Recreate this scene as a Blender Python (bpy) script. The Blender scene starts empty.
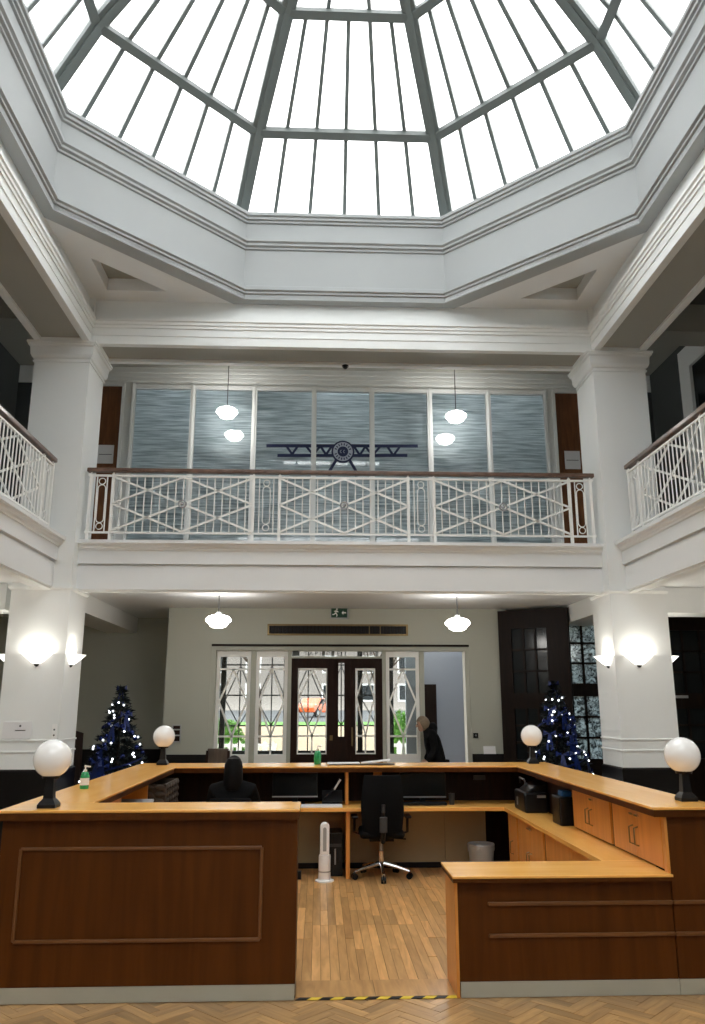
import bpy, math, random
from mathutils import Vector, Matrix
random.seed(7)
PI = math.pi
S = bpy.context.scene
COL = S.collection
H_CAM = 1.8

# ------------------------------------------------------------------ camera
cam_d = bpy.data.cameras.new('camera')
cam_d.sensor_fit = 'VERTICAL'; cam_d.sensor_height = 36.0
cam_d.lens = 36.0 * 800.0 / 1024.0
cam_d.clip_start = 0.05; cam_d.clip_end = 300
cam = bpy.data.objects.new('camera', cam_d); COL.objects.link(cam)
th, ps = math.radians(13.6), math.radians(2.365)
fwd = Vector((math.sin(ps)*math.cos(th), math.cos(ps)*math.cos(th), math.sin(th)))
cam.location = (-0.33, 0, H_CAM)
cam.rotation_euler = fwd.to_track_quat('-Z', 'Y').to_euler()
S.camera = cam

# ------------------------------------------------------------------ world: even overcast sky
W = bpy.data.worlds.new('overcast_sky'); S.world = W; W.use_nodes = True
bg = W.node_tree.nodes['Background']
bg.inputs[0].default_value = (0.97, 0.985, 1.0, 1); bg.inputs[1].default_value = 2.4
S.view_settings.view_transform = 'Standard'; S.view_settings.look = 'None'
S.view_settings.gamma = 1.0; S.view_settings.use_curve_mapping = False
S.view_settings.exposure = 1.4
S.cycles.max_bounces = 10; S.cycles.diffuse_bounces = 5; S.cycles.transparent_max_bounces = 16
S.cycles.caustics_reflective = False; S.cycles.caustics_refractive = False
S.cycles.sample_clamp_indirect = 6.0

# ------------------------------------------------------------------ helpers
class MB:
    def __init__(s): s.v = []; s.f = []
    def add(s, vs, fs):
        o = len(s.v); s.v += [tuple(p) for p in vs]; s.f += [tuple(i+o for i in f) for f in fs]; return s
    def box(s, x0, x1, y0, y1, z0, z1):
        return s.add([(x0,y0,z0),(x1,y0,z0),(x1,y1,z0),(x0,y1,z0),(x0,y0,z1),(x1,y0,z1),(x1,y1,z1),(x0,y1,z1)],
                     [(3,2,1,0),(4,5,6,7),(0,1,5,4),(1,2,6,5),(2,3,7,6),(3,0,4,7)])
    def bar(s, p, q, w, d, up=(0,0,1)):
        p, q = Vector(p), Vector(q); t = (q-p).normalized(); u = Vector(up)
        a = t.cross(u)
        if a.length < 1e-4: a = t.cross(Vector((1,0,0)))
        a.normalize(); b = a.cross(t).normalized()
        vs = []
        for c in (p, q):
            for i, j in ((-1,-1),(1,-1),(1,1),(-1,1)): vs.append(c + a*(i*w/2) + b*(j*d/2))
        return s.add(vs, [(3,2,1,0),(4,5,6,7),(0,1,5,4),(1,2,6,5),(2,3,7,6),(3,0,4,7)])
    def tube(s, pts, r, n=8, closed=False, cap=True):
        pts = [Vector(p) for p in pts]; m = len(pts); o = len(s.v)
        rs = r if isinstance(r, (list, tuple)) else [r]*m
        pa = None
        for i, p in enumerate(pts):
            if closed: t = pts[(i+1) % m]-pts[i-1]
            else: t = pts[min(i+1, m-1)]-pts[max(i-1, 0)]
            t.normalize()
            if pa is None:
                pa = t.cross(Vector((0,0,1)))
                if pa.length < 1e-3: pa = t.cross(Vector((1,0,0)))
            pa = (pa - t*pa.dot(t)).normalized(); b = t.cross(pa)
            for k in range(n):
                a = 2*PI*k/n; s.v.append(tuple(p + pa*(math.cos(a)*rs[i]) + b*(math.sin(a)*rs[i])))
        for i in range(m if closed else m-1):
            j = (i+1) % m
            for k in range(n):
                l = (k+1) % n; s.f.append((o+i*n+k, o+i*n+l, o+j*n+l, o+j*n+k))
        if cap and not closed:
            s.f.append(tuple(o+k for k in range(n))[::-1]); s.f.append(tuple(o+(m-1)*n+k for k in range(n)))
        return s
    def lathe(s, prof, n=24, c=(0,0,0), a0=0.0, a1=2*PI):
        full = abs(a1-a0-2*PI) < 1e-6; o = len(s.v); m = n if full else n+1
        for r, z in prof:
            for k in range(m):
                a = a0+(a1-a0)*k/n; s.v.append((c[0]+r*math.cos(a), c[1]+r*math.sin(a), c[2]+z))
        for i in range(len(prof)-1):
            for k in range(n):
                l = (k+1) % m; s.f.append((o+i*m+k, o+i*m+l, o+(i+1)*m+l, o+(i+1)*m+k))
        return s
    def rect(s, x0, x1, y0, y1, prof):           # profile (offset, z) run round a rectangle, closed top and bottom
        o = len(s.v)
        for d, z in prof: s.v += [(x0-d,y0-d,z),(x1+d,y0-d,z),(x1+d,y1+d,z),(x0-d,y1+d,z)]
        for i in range(len(prof)-1):
            for k in range(4):
                l = (k+1) % 4; s.f.append((o+i*4+k, o+i*4+l, o+i*4+4+l, o+i*4+4+k))
        s.f.append((o+3,o+2,o+1,o)); e = o+4*(len(prof)-1); s.f.append((e,e+1,e+2,e+3)); return s
    def run(s, prof, p, q, inward):               # profile (out, z) extruded from p to q (xy); out along `inward`
        o = len(s.v); n = len(prof)
        for (x, y) in (p, q):
            for d, z in prof: s.v.append((x+inward[0]*d, y+inward[1]*d, z))
        for i in range(n):
            j = (i+1) % n; s.f.append((o+i, o+j, o+n+j, o+n+i))
        s.f.append(tuple(range(o, o+n))[::-1]); s.f.append(tuple(range(o+n, o+2*n))); return s
    def poly(s, pts, off):                        # flat polygon given thickness by vector off
        n = len(pts); off = Vector(off); o = len(s.v)
        s.v += [tuple(p) for p in pts]+[tuple(Vector(p)+off) for p in pts]
        s.f.append(tuple(range(o, o+n))); s.f.append(tuple(range(o+n, o+2*n))[::-1])
        for i in range(n):
            j = (i+1) % n; s.f.append((o+j, o+i, o+n+i, o+n+j))
        return s
    def ball(s, c, r, n=12, m=8, sc=(1,1,1)):
        o = len(s.v); s.v.append((c[0],c[1],c[2]-r*sc[2]))
        for i in range(1, m):
            a = -PI/2+PI*i/m
            for k in range(n):
                b = 2*PI*k/n; s.v.append((c[0]+r*sc[0]*math.cos(a)*math.cos(b), c[1]+r*sc[1]*math.cos(a)*math.sin(b), c[2]+r*sc[2]*math.sin(a)))
        s.v.append((c[0],c[1],c[2]+r*sc[2])); e = len(s.v)-1
        for k in range(n):
            l = (k+1) % n; s.f.append((o, o+1+l, o+1+k)); s.f.append((e, e-n+k, e-n+l))
            for i in range(m-2):
                s.f.append((o+1+i*n+k, o+1+i*n+l, o+1+(i+1)*n+l, o+1+(i+1)*n+k))
        return s
    def mesh(s, name, mat, smooth=False):
        me = bpy.data.meshes.new(name); me.from_pydata(s.v, [], s.f)
        import bmesh
        b = bmesh.new(); b.from_mesh(me); bmesh.ops.recalc_face_normals(b, faces=b.faces); b.to_mesh(me); b.free()
        if smooth:
            me.polygons.foreach_set('use_smooth', [True]*len(me.polygons)); me.set_sharp_from_angle(angle=math.radians(40))
        if mat: me.materials.append(mat)
        return me
    def build(s, name, mat, parent=None, smooth=False, bevel=0, world=True, kind=None):
        o = bpy.data.objects.new(name, s.mesh(name, mat, smooth)); COL.objects.link(o)
        if parent is not None:
            o.parent = parent
            if world and parent.type == 'EMPTY': o.matrix_parent_inverse = Matrix.Translation(-Vector(parent.location))
        if bevel:
            m = o.modifiers.new('bevel', 'BEVEL'); m.width = bevel; m.segments = 2; m.limit_method = 'ANGLE'; m.angle_limit = math.radians(40)
        if kind: o['kind'] = kind
        return o

def inst(me, name, parent=None, loc=(0,0,0), rot=(0,0,0)):
    o = bpy.data.objects.new(name, me); COL.objects.link(o); o.parent = parent; o.location = loc; o.rotation_euler = rot; return o
def thing(name, label, cat, loc=(0,0,0), rz=0.0, group=None, kind=None):
    o = bpy.data.objects.new(name, None); COL.objects.link(o); o.empty_display_size = 0.1
    o.location = loc; o.rotation_euler = (0,0,rz)
    return tag(o, label, cat, group, kind)
def tag(o, label=None, cat=None, group=None, kind=None):
    if label: o['label'] = label
    if cat: o['category'] = cat
    if group: o['group'] = group
    if kind: o['kind'] = kind
    return o
def struct(name, mb, mat, label, parent=None, smooth=False):
    o = mb.build(name, mat, parent, smooth)
    if parent is None: tag(o, label, None, None, 'structure')
    return o
def copy_tree(o, parent=None):
    c = o.copy(); COL.objects.link(c); c.parent = parent
    for ch in o.children: copy_tree(ch, c)
    return c
def text_mesh(txt, size, mat, name, mirror=False, ext=0.002):
    cu = bpy.data.curves.new('tmp_text', 'FONT'); cu.body = txt; cu.size = size; cu.extrude = ext
    cu.align_x = 'CENTER'; cu.align_y = 'CENTER'
    t = bpy.data.objects.new('tmp_text', cu); COL.objects.link(t)
    me = bpy.data.meshes.new_from_object(t.evaluated_get(bpy.context.evaluated_depsgraph_get()))
    bpy.data.objects.remove(t); me.name = name; me.materials.clear(); me.materials.append(mat)
    if mirror: me.transform(Matrix.Scale(-1, 4, (1,0,0)))
    return me

# ------------------------------------------------------------------ materials
def nt(name):
    m = bpy.data.materials.new(name); m.use_nodes = True; t = m.node_tree; return m, t, t.nodes['Principled BSDF']
def plain(name, c, rough=0.5, metal=0.0, var=0.06, scale=6.0, bump=0.0, coat=0.0, spec=0.5):
    m, t, p = nt(name); N, L = t.nodes, t.links
    tc = N.new('ShaderNodeTexCoord'); nz = N.new('ShaderNodeTexNoise'); nz.inputs['Scale'].default_value = scale; nz.inputs['Detail'].default_value = 4
    L.new(tc.outputs['Object'], nz.inputs['Vector'])
    mx = N.new('ShaderNodeMix'); mx.data_type = 'RGBA'
    mx.inputs[6].default_value = (*[x*(1-var) for x in c], 1); mx.inputs[7].default_value = (*[min(1, x*(1+var)) for x in c], 1)
    L.new(nz.outputs['Fac'], mx.inputs[0]); L.new(mx.outputs[2], p.inputs['Base Color'])
    p.inputs['Roughness'].default_value = rough; p.inputs['Metallic'].default_value = metal
    p.inputs['Coat Weight'].default_value = coat; p.inputs['Specular IOR Level'].default_value = spec; p.inputs['Coat Roughness'].default_value = 0.12
    if bump:
        b = N.new('ShaderNodeBump'); b.inputs['Strength'].default_value = bump; b.inputs['Distance'].default_value = 0.01
        n2 = N.new('ShaderNodeTexNoise'); n2.inputs['Scale'].default_value = scale*8; L.new(tc.outputs['Object'], n2.inputs['Vector'])
        L.new(n2.outputs['Fac'], b.inputs['Height']); L.new(b.outputs[0], p.inputs['Normal'])
    return m
def wood(name, dark, light, grain=(1,1,1), scale=3.0, rough=0.3, coat=0.3, rnd=0.0, spec=0.5):
    m, t, p = nt(name); N, L = t.nodes, t.links
    tc = N.new('ShaderNodeTexCoord'); mp = N.new('ShaderNodeMapping'); mp.inputs['Scale'].default_value = grain
    L.new(tc.outputs['Object'], mp.inputs[0])
    nz = N.new('ShaderNodeTexNoise'); nz.inputs['Scale'].default_value = scale; nz.inputs['Detail'].default_value = 6; nz.inputs['Distortion'].default_value = 0.6
    if rnd:
        oi = N.new('ShaderNodeObjectInfo'); ad = N.new('ShaderNodeVectorMath'); ad.operation = 'ADD'
        sc = N.new('ShaderNodeVectorMath'); sc.operation = 'SCALE'; sc.inputs['Scale'].default_value = 37.0
        cb = N.new('ShaderNodeCombineXYZ'); L.new(oi.outputs['Random'], cb.inputs[0]); L.new(oi.outputs['Random'], cb.inputs[2])
        L.new(cb.outputs[0], sc.inputs[0]); L.new(mp.outputs[0], ad.inputs[0]); L.new(sc.outputs[0], ad.inputs[1]); L.new(ad.outputs[0], nz.inputs['Vector'])
    else: L.new(mp.outputs[0], nz.inputs['Vector'])
    cr = N.new('ShaderNodeValToRGB'); cr.color_ramp.elements[0].position = 0.3; cr.color_ramp.elements[1].position = 0.72
    cr.color_ramp.elements[0].color = (*dark, 1); cr.color_ramp.elements[1].color = (*light, 1); L.new(nz.outputs['Fac'], cr.inputs[0])
    out = cr.outputs[0]
    if rnd:
        hs = N.new('ShaderNodeHueSaturation'); mr = N.new('ShaderNodeMapRange'); mr.inputs[3].default_value = 1-rnd; mr.inputs[4].default_value = 1+rnd
        L.new(oi.outputs['Random'], mr.inputs[0]); L.new(mr.outputs[0], hs.inputs['Value']); L.new(out, hs.inputs['Color']); out = hs.outputs[0]
    L.new(out, p.inputs['Base Color']); p.inputs['Roughness'].default_value = rough; p.inputs['Specular IOR Level'].default_value = spec
    p.inputs['Coat Weight'].default_value = coat; p.inputs['Coat Roughness'].default_value = 0.15
    return m
def emit(name, c, s):
    m, t, p = nt(name); p.inputs['Base Color'].default_value = (0.9,0.9,0.88,1)
    p.inputs['Emission Color'].default_value = (*c, 1); p.inputs['Emission Strength'].default_value = s; p.inputs['Roughness'].default_value = 0.3; return m
def glass(name, tint=(0.93,0.96,0.95), refl=1.0, trans=0.0, rough=0.02):
    m = bpy.data.materials.new(name); m.use_nodes = True; t = m.node_tree; N, L = t.nodes, t.links; N.clear()
    o = N.new('ShaderNodeOutputMaterial'); tr = N.new('ShaderNodeBsdfTransparent'); tr.inputs[0].default_value = (*tint, 1)
    g = N.new('ShaderNodeBsdfGlossy'); g.inputs['Roughness'].default_value = rough
    fr = N.new('ShaderNodeFresnel'); fr.inputs[0].default_value = 1.5
    mu = N.new('ShaderNodeMath'); mu.operation = 'MULTIPLY'; mu.inputs[1].default_value = refl; L.new(fr.outputs[0], mu.inputs[0])
    a = tr.outputs[0]
    if trans:
        tl = N.new('ShaderNodeBsdfTranslucent'); tl.inputs[0].default_value = (0.95,0.95,0.94,1)
        m0 = N.new('ShaderNodeMixShader'); m0.inputs[0].default_value = trans; L.new(a, m0.inputs[1]); L.new(tl.outputs[0], m0.inputs[2]); a = m0.outputs[0]
    mx = N.new('ShaderNodeMixShader'); L.new(mu.outputs[0], mx.inputs[0]); L.new(a, mx.inputs[1]); L.new(g.outputs[0], mx.inputs[2]); L.new(mx.outputs[0], o.inputs[0])
    return m

M = dict(
    plaster=plain('white_plaster', (0.82,0.84,0.83), 0.55, var=0.03, scale=1.5, bump=0.05),
    cream=plain('cream_plaster', (0.79,0.81,0.82), 0.5, var=0.03, scale=1.5, bump=0.04),
    drum=plain('dimmed_drum_plaster', (0.365,0.385,0.39), 0.6, var=0.03, scale=1.5),  # drum colour darkened to offset the strong skylight falling on it
    gallery=plain('shaded_gallery_wall', (0.060,0.068,0.068), 0.6, var=0.08, scale=1.5),  # dimness of the side galleries put into the wall colour
    gallerytop=plain('shaded_gallery_ceiling', (0.10,0.105,0.10), 0.6, var=0.08, scale=1.5),  # gallery ceiling darkened the same way, shade held in its colour
    sage=plain('sage_plaster', (0.44,0.45,0.385), 0.6, var=0.05, scale=1.2, bump=0.05),
    soffit=plain('taupe_panel', (0.36,0.36,0.32), 0.6, var=0.04, scale=2),
    black_dado=plain('black_marble_dado', (0.007,0.006,0.006), 0.3, var=0.3, scale=5, spec=0.2),
    steel=plain('dome_steel', (0.115,0.135,0.13), 0.5, var=0.1, scale=8),
    white_metal=plain('white_metal', (0.88,0.88,0.85), 0.4, var=0.03, scale=10),
    rail_wood=wood('handrail_wood', (0.09,0.05,0.035), (0.17,0.10,0.07), (1,1,1), 8, 0.35),
    door_wood=wood('door_wood', (0.13,0.045,0.015), (0.21,0.085,0.03), (6,6,0.8), 3, 0.4, 0.2),
    dark_wood=wood('dark_oak', (0.008,0.0045,0.0035), (0.017,0.009,0.006), (8,8,0.8), 3, 0.45, 0.0, 0, 0.12),
    mahog=wood('entrance_mahogany', (0.012,0.005,0.003), (0.028,0.011,0.007), (8,8,0.8), 3, 0.45, 0.0, 0, 0.15),
    panel=wood('shaded_panel_veneer', (0.072,0.020,0.0018), (0.105,0.031,0.0035), (7,7,0.5), 2.2, 0.45, 0.0, 0, 0.18),  # same wood as the tops, darkened for fronts turned from the light
    cabinet=wood('cabinet_veneer', (0.60,0.245,0.052), (0.76,0.33,0.08), (7,7,0.5), 2.2, 0.35, 0.1, 0, 0.3),
    top=wood('counter_top_veneer', (0.90,0.44,0.095), (0.99,0.53,0.14), (0.7,5,5), 2.0, 0.22, 0.12, 0, 0.4),
    topy=wood('counter_top_veneer_lengthwise', (0.90,0.44,0.095), (0.99,0.53,0.14), (5,0.7,5), 2.0, 0.22, 0.12, 0, 0.4),
    mould=wood('moulding_wood', (0.13,0.045,0.009), (0.18,0.065,0.015), (2,2,2), 3, 0.35, 0.2),
    kick=plain('brushed_kick_plate', (0.46,0.47,0.41), 0.45, 0.3, 0.12, 3),
    plank=wood('oak_floor_board', (0.48,0.25,0.085), (0.76,0.43,0.165), (5,0.6,1), 4, 0.35, 0.25, 0.28),
    block=wood('oak_parquet_block', (0.34,0.19,0.075), (0.54,0.32,0.13), (1,8,1), 3, 0.33, 0.3, 0.25),
    joint=plain('dark_floor_joint', (0.045,0.028,0.015), 0.7),
    floor=wood('oak_floor', (0.17,0.105,0.05), (0.29,0.19,0.095), (2,2,1), 3, 0.35, 0.25),
    black=plain('black_plastic', (0.007,0.007,0.008), 0.38, var=0.2, spec=0.25),
    blackcloth=plain('black_cloth', (0.006,0.006,0.0065), 0.9, var=0.3, scale=30, spec=0.12),
    darkgrey=plain('dark_grey_plastic', (0.035,0.036,0.038), 0.4, var=0.15),
    chrome=plain('chrome', (0.75,0.75,0.76), 0.16, 1.0, 0.03),
    silver=plain('silver_plastic', (0.42,0.43,0.44), 0.35, 0.5, 0.05),
    brass=plain('bronze_frame', (0.22,0.155,0.07), 0.4, 0.7, 0.12),
    paper=plain('white_paper', (0.78,0.78,0.79), 0.8, var=0.02),
    white=plain('white_plastic', (0.90,0.90,0.89), 0.3, var=0.02),
    frost=plain('frosted_bin_plastic', (0.36,0.37,0.36), 0.45, var=0.08),
    blind=plain('blind_slat', (0.72,0.80,0.83), 0.45, var=0.08, scale=9),
    navy=plain('navy_vinyl', (0.012,0.02,0.075), 0.5, var=0.1),
    pale=plain('pale_emblem_disc', (0.45,0.50,0.60), 0.5, var=0.06),
    green=plain('green_sign_field', (0.006,0.05,0.028), 0.4, var=0.05),
    greenliq=plain('green_gel', (0.015,0.30,0.10), 0.2, var=0.1, coat=0.5),
    yellow=plain('hazard_yellow', (0.72,0.52,0.03), 0.5, var=0.08),
    opal=None, lamp=emit('lit_opal_glass', (1.0,0.97,0.92), 12.0), sconce=emit('lit_sconce_glass', (1.0,0.96,0.88), 0.9),
    rose=plain('white_ceiling_rose', (0.8,0.8,0.79), 0.5),
    fairy=emit('fairy_light', (0.85,0.92,1.0), 2.0),
    needle=plain('dark_fir_needle', (0.006,0.013,0.014), 0.7, var=0.4, scale=20),
    blue=plain('royal_blue_satin', (0.005,0.018,0.12), 0.3, var=0.2, scale=14),
    bluedark=plain('dark_blue_bauble', (0.01,0.02,0.12), 0.12, 0.6, 0.1),
    skin=plain('skin', (0.50,0.30,0.21), 0.5, var=0.05),
    hairlight=plain('ash_blonde_hair', (0.20,0.15,0.095), 0.6, var=0.35, scale=40),
    hairdark=plain('black_hair', (0.005,0.004,0.004), 0.6, var=0.3, scale=40, spec=0.15),
    pane=glass('roof_glass', (0.93,0.93,0.92), 0.35, 0.18, 0.05),
    win=glass('window_glass', (0.97,0.985,0.99), 1.6), clear=glass('dimming_door_glass', (0.74,0.77,0.76), 0.5),  # door glass darkened to tone down the bright view outside
    hedge=plain('hedge_leaf', (0.10,0.26,0.03), 0.7, var=0.5, scale=14),
    hedge2=plain('dull_leaf', (0.07,0.085,0.05), 0.8, var=0.5, scale=14),
    orange=plain('orange_car_paint', (0.72,0.12,0.02), 0.25, coat=1.0), tyre=plain('tyre_rubber', (0.015,0.015,0.015), 0.8),
    brickwall=plain('pale_house_render', (0.24,0.21,0.19), 0.8, var=0.25), asphalt=plain('asphalt', (0.10,0.10,0.105), 0.9, var=0.15),
    paving=plain('sandy_paving', (0.34,0.25,0.16), 0.9, var=0.12), roofslate=plain('slate_roof', (0.09,0.09,0.10), 0.7, var=0.2),
    iron=plain('black_iron', (0.014,0.014,0.015), 0.5, var=0.2),
    porch=plain('porch_blue_white', (0.30,0.335,0.39), 0.5, var=0.05, scale=1),
    bark=plain('bark', (0.05,0.035,0.025), 0.9, var=0.3),
)
def opal():
    m, t, p = nt('opal_glass'); p.inputs['Base Color'].default_value = (0.83,0.82,0.80,1); p.inputs['Roughness'].default_value = 0.12
    p.inputs['Subsurface Weight'].default_value = 0.0; p.inputs['Coat Weight'].default_value = 0.4
    p.inputs['Emission Color'].default_value = (1,0.97,0.94,1); p.inputs['Emission Strength'].default_value = 0.04
    return m
M['opal'] = opal()
def translucent_slat():
    m, t, p = nt('blind_slat'); N, L = t.nodes, t.links
    tl = N.new('ShaderNodeBsdfTranslucent'); tl.inputs[0].default_value = (0.62,0.74,0.78,1); mx = N.new('ShaderNodeMixShader'); mx.inputs[0].default_value = 0.35
    p.inputs['Base Color'].default_value = (0.66,0.75,0.78,1); p.inputs['Roughness'].default_value = 0.4
    tc = N.new('ShaderNodeTexCoord'); mp = N.new('ShaderNodeMapping'); mp.inputs['Scale'].default_value = (1.2,1,22); nz = N.new('ShaderNodeTexNoise'); nz.inputs['Scale'].default_value = 1.6
    cr = N.new('ShaderNodeValToRGB'); cr.color_ramp.elements[0].color = (0.34,0.42,0.45,1); cr.color_ramp.elements[1].color = (0.86,0.92,0.94,1); cr.color_ramp.elements[0].position = 0.35; cr.color_ramp.elements[1].position = 0.65
    L.new(tc.outputs['Object'], mp.inputs[0]); L.new(mp.outputs[0], nz.inputs['Vector']); L.new(nz.outputs['Fac'], cr.inputs[0]); L.new(cr.outputs[0], p.inputs['Base Color']); L.new(cr.outputs[0], tl.inputs[0])
    L.new(p.outputs[0], mx.inputs[1]); L.new(tl.outputs[0], mx.inputs[2]); L.new(mx.outputs[0], N['Material Output'].inputs[0]); return m
M['blind'] = translucent_slat()
def obscure():      # hammered glass of the dark screen
    m = bpy.data.materials.new('hammered_glass'); m.use_nodes = True; t = m.node_tree; N, L = t.nodes, t.links; N.clear()
    o = N.new('ShaderNodeOutputMaterial'); tl = N.new('ShaderNodeBsdfTranslucent'); g = N.new('ShaderNodeBsdfGlossy'); g.inputs['Roughness'].default_value = 0.15
    tc = N.new('ShaderNodeTexCoord'); vo = N.new('ShaderNodeTexNoise'); vo.inputs['Scale'].default_value = 13; vo.inputs['Distortion'].default_value = 1.8
    cr = N.new('ShaderNodeValToRGB'); cr.color_ramp.elements[0].position = 0.36; cr.color_ramp.elements[1].position = 0.64
    cr.color_ramp.elements[0].color = (0.035,0.045,0.05,1); cr.color_ramp.elements[1].color = (0.46,0.54,0.57,1)
    L.new(tc.outputs['Object'], vo.inputs['Vector']); L.new(vo.outputs['Fac'], cr.inputs[0]); L.new(cr.outputs[0], tl.inputs[0])
    mx = N.new('ShaderNodeMixShader'); mx.inputs[0].default_value = 0.06; L.new(tl.outputs[0], mx.inputs[1]); L.new(g.outputs[0], mx.inputs[2]); L.new(mx.outputs[0], o.inputs[0]); return m
M['obscure'] = obscure()
M['darkglass'] = plain('dark_leaded_glass', (0.008,0.011,0.013), 0.15, var=0.3, scale=4, spec=0.25)

# ------------------------------------------------------------------ key dimensions
YF = 5.61                 # counter front
YC0, YC1 = 10.8, 11.55    # column front / back
XC0, XC1 = 3.66, 4.44     # column inner / outer
YB = 13.6                 # back wall
YN = -3.2                 # near wall
ZB = 6.88                 # upper beam soffit
ZS = 7.62                 # coffer soffit
DY = 7.14                 # dome centre
XW = 7.0

# ------------------------------------------------------------------ floor
mb = MB(); mb.box(-XW, XW, YN, 17.0, -0.3, -0.014); zf = -0.0005
for fb in ((-XW, XW, YN, 5.02), (-XW, -2.7, 5.02, 5.72), (2.9, XW, 5.02, 5.72), (-XW, XW, 5.72, 5.98), (-XW, -1.75, 5.98, 9.8), (1.75, XW, 5.98, 9.8), (-XW, XW, 9.8, 17.0)):
    mb.box(*fb, -0.0135, zf)
fl = struct('floor', mb, M['floor'], 'brown oak parquet floor of the hall')
MB().box(-1.75, 1.75, 5.98, 9.8, -0.0135, -0.009).build('joint_bed', M['joint'], fl)
MB().box(-2.7, 2.9, 5.02, 5.72, -0.0135, -0.009).build('joint_bed', M['joint'], fl)
# straight boards inside the counter
pw = 0.066
lens = [0.5, 0.7, 1.0, 1.4]
pl_me = [MB().box(-pw/2+0.0012, pw/2-0.0012, 0.001, L-0.001, -0.012, 0.0).mesh('plank', M['plank']) for L in lens]
x = -1.715
while x < 1.72:
    y = 5.98
    for q in range(30):
        k = random.randrange(4)
        if y+lens[k] > 9.8: k = 0
        if y+lens[k] > 9.82:
            MB().box(-pw/2+0.0012, pw/2-0.0012, 0.001, 9.8-y, -0.012, 0.0).build('plank', M['plank'], fl).location = (x, y, 0); break
        o = inst(pl_me[k], 'plank', fl, (x, y, random.uniform(-0.0015, 0.001))); y += lens[k]
    x += pw
# threshold boards
for (x0, x1) in ((-0.46, 0.05), (0.052, 0.56)):
    MB().box(x0, x1, YF+0.05, 5.975, -0.01, 0.003).build('threshold_board', M['plank'], fl, bevel=0.002)
# herringbone blocks in front of the counter
w = 0.075; mlen = 4
me_h = MB().box(0.0012, mlen*w-0.0012, 0.0012, w-0.0012, -0.012, 0).mesh('parquet_block', M['block'])
c45 = math.cos(PI/4)
nb = 0
for a in range(-90, 130):
    for b in range(-90, 130):
        r = (a-b) % (2*mlen)
        if r not in (0, 2*mlen-1): continue
        cx_, cy_ = (a+2, b+.5) if r == 0 else (a+.5, b+2)
        X = (cx_-cy_)*w*c45; Y = (cx_+cy_)*w*c45 + 4.0
        if not (-2.75 < X < 2.95 and 4.98 < Y < 5.76): continue
        u, v = (a, b) if r == 0 else (a+1, b)
        o = inst(me_h, 'parquet_block', fl, ((u-v)*w*c45, (u+v)*w*c45+4.0, random.uniform(-0.001, 0.0008)), (0, 0, PI/4 if r == 0 else 3*PI/4))
        nb += 1

# ------------------------------------------------------------------ walls
mb = MB()
T = 0.25
# ground floor back wall with the entrance opening, pier and alcove
mb.box(-2.86, -2.12, YB, YB+T, -0.1, 3.45); mb.box(2.20, 2.86, YB, YB+T, -0.1, 3.45); mb.box(-2.12, 2.20, YB, YB+T, 2.77, 3.45)
mb.box(-2.86, -2.78, YB+T, 15.3, -0.1, 3.45); mb.box(-XW, -2.78, 15.3, 15.5, -0.1, 3.45)
mb.box(5.05, XW, 14.25, 14.4, -0.1, 3.6); mb.box(3.6, 3.7, YB+0.02, 14.4, -0.1, 3.6); mb.box(2.86, 3.7, 14.25, 14.4, -0.1, 3.6); mb.box(5.03, 5.13, YB-0.03, 14.4, -0.1, 3.6); mb.box(2.76, 2.86, YB+T, 14.4, -0.1, 3.45)
wall_back = struct('wall_back', mb, M['sage'], 'sage grey plaster back wall around the entrance doors')
mb = MB()   # first floor wall round the windows
mb.box(-6.0, 6.0, YB, YB+T, 7.42, 7.9)
mb.box(-3.86, -3.72, YB, YB+T, 3.9, 7.42); mb.box(3.79, 3.90, YB, YB+T, 3.9, 7.42)
up = struct('wall_upper', mb, M['plaster'], 'pale boarded wall around the balcony windows')
for z in (7.48, 7.56, 7.64):
    MB().box(-4.3, 4.3, YB-0.012, YB, z, z+0.05).build('board', M['plaster'], up)
struct('wall_gallery_back', MB().box(-6.0, -4.36, YB, YB+T, 3.9, 7.42).box(4.42, 6.0, YB, YB+T, 3.9, 7.42), M['gallery'], 'wall at the far ends of the side galleries, darkened for shade')
mb = MB(); mb.box(-XW-0.2, -XW, YN, 15.5, -0.1, 3.45)
struct('wall_left', mb, M['sage'], 'plain side wall beyond the left gallery')
mb = MB(); mb.box(XW, XW+0.2, YN, 15.5, -0.1, 3.45)
struct('wall_right', mb, M['sage'], 'plain side wall beyond the right gallery')
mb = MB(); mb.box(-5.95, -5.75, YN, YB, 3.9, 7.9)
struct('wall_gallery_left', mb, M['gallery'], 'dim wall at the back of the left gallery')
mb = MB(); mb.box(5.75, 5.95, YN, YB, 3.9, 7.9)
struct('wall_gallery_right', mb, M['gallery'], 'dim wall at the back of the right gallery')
mb = MB(); mb.box(-XW-0.2, XW+0.2, YN-0.2, YN, -0.1, 7.9)
struct('wall_front', mb, M['plaster'], 'plain wall behind the viewer')
# ceilings
mb = MB(); mb.box(-6.0, 6.0, YC1-0.1, YB+T, 7.75, 7.9)
struct('ceiling_gallery', mb, M['soffit'], 'dim ceiling over the back balcony')
struct('ceiling_side', MB().box(-6.0, -XC1+0.1, YN, YC1-0.1, 7.75, 7.9).box(XC1-0.1, 6.0, YN, YC1-0.1, 7.75, 7.9), M['gallerytop'], 'dark ceiling over the side galleries')
mb = MB(); mb.box(-XC1, XC1, 2.7, 3.5, ZS, ZS+0.15); mb.box(-XC1, XC1, YN, -2.9, ZS, ZS+0.15); mb.box(-XC1, -3.4, -2.9, 2.7, ZS, ZS+0.15); mb.box(3.4, XC1, -2.9, 2.7, ZS, ZS+0.15)
struct('ceiling', mb, M['plaster'], 'white ceiling before the dome')

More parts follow.
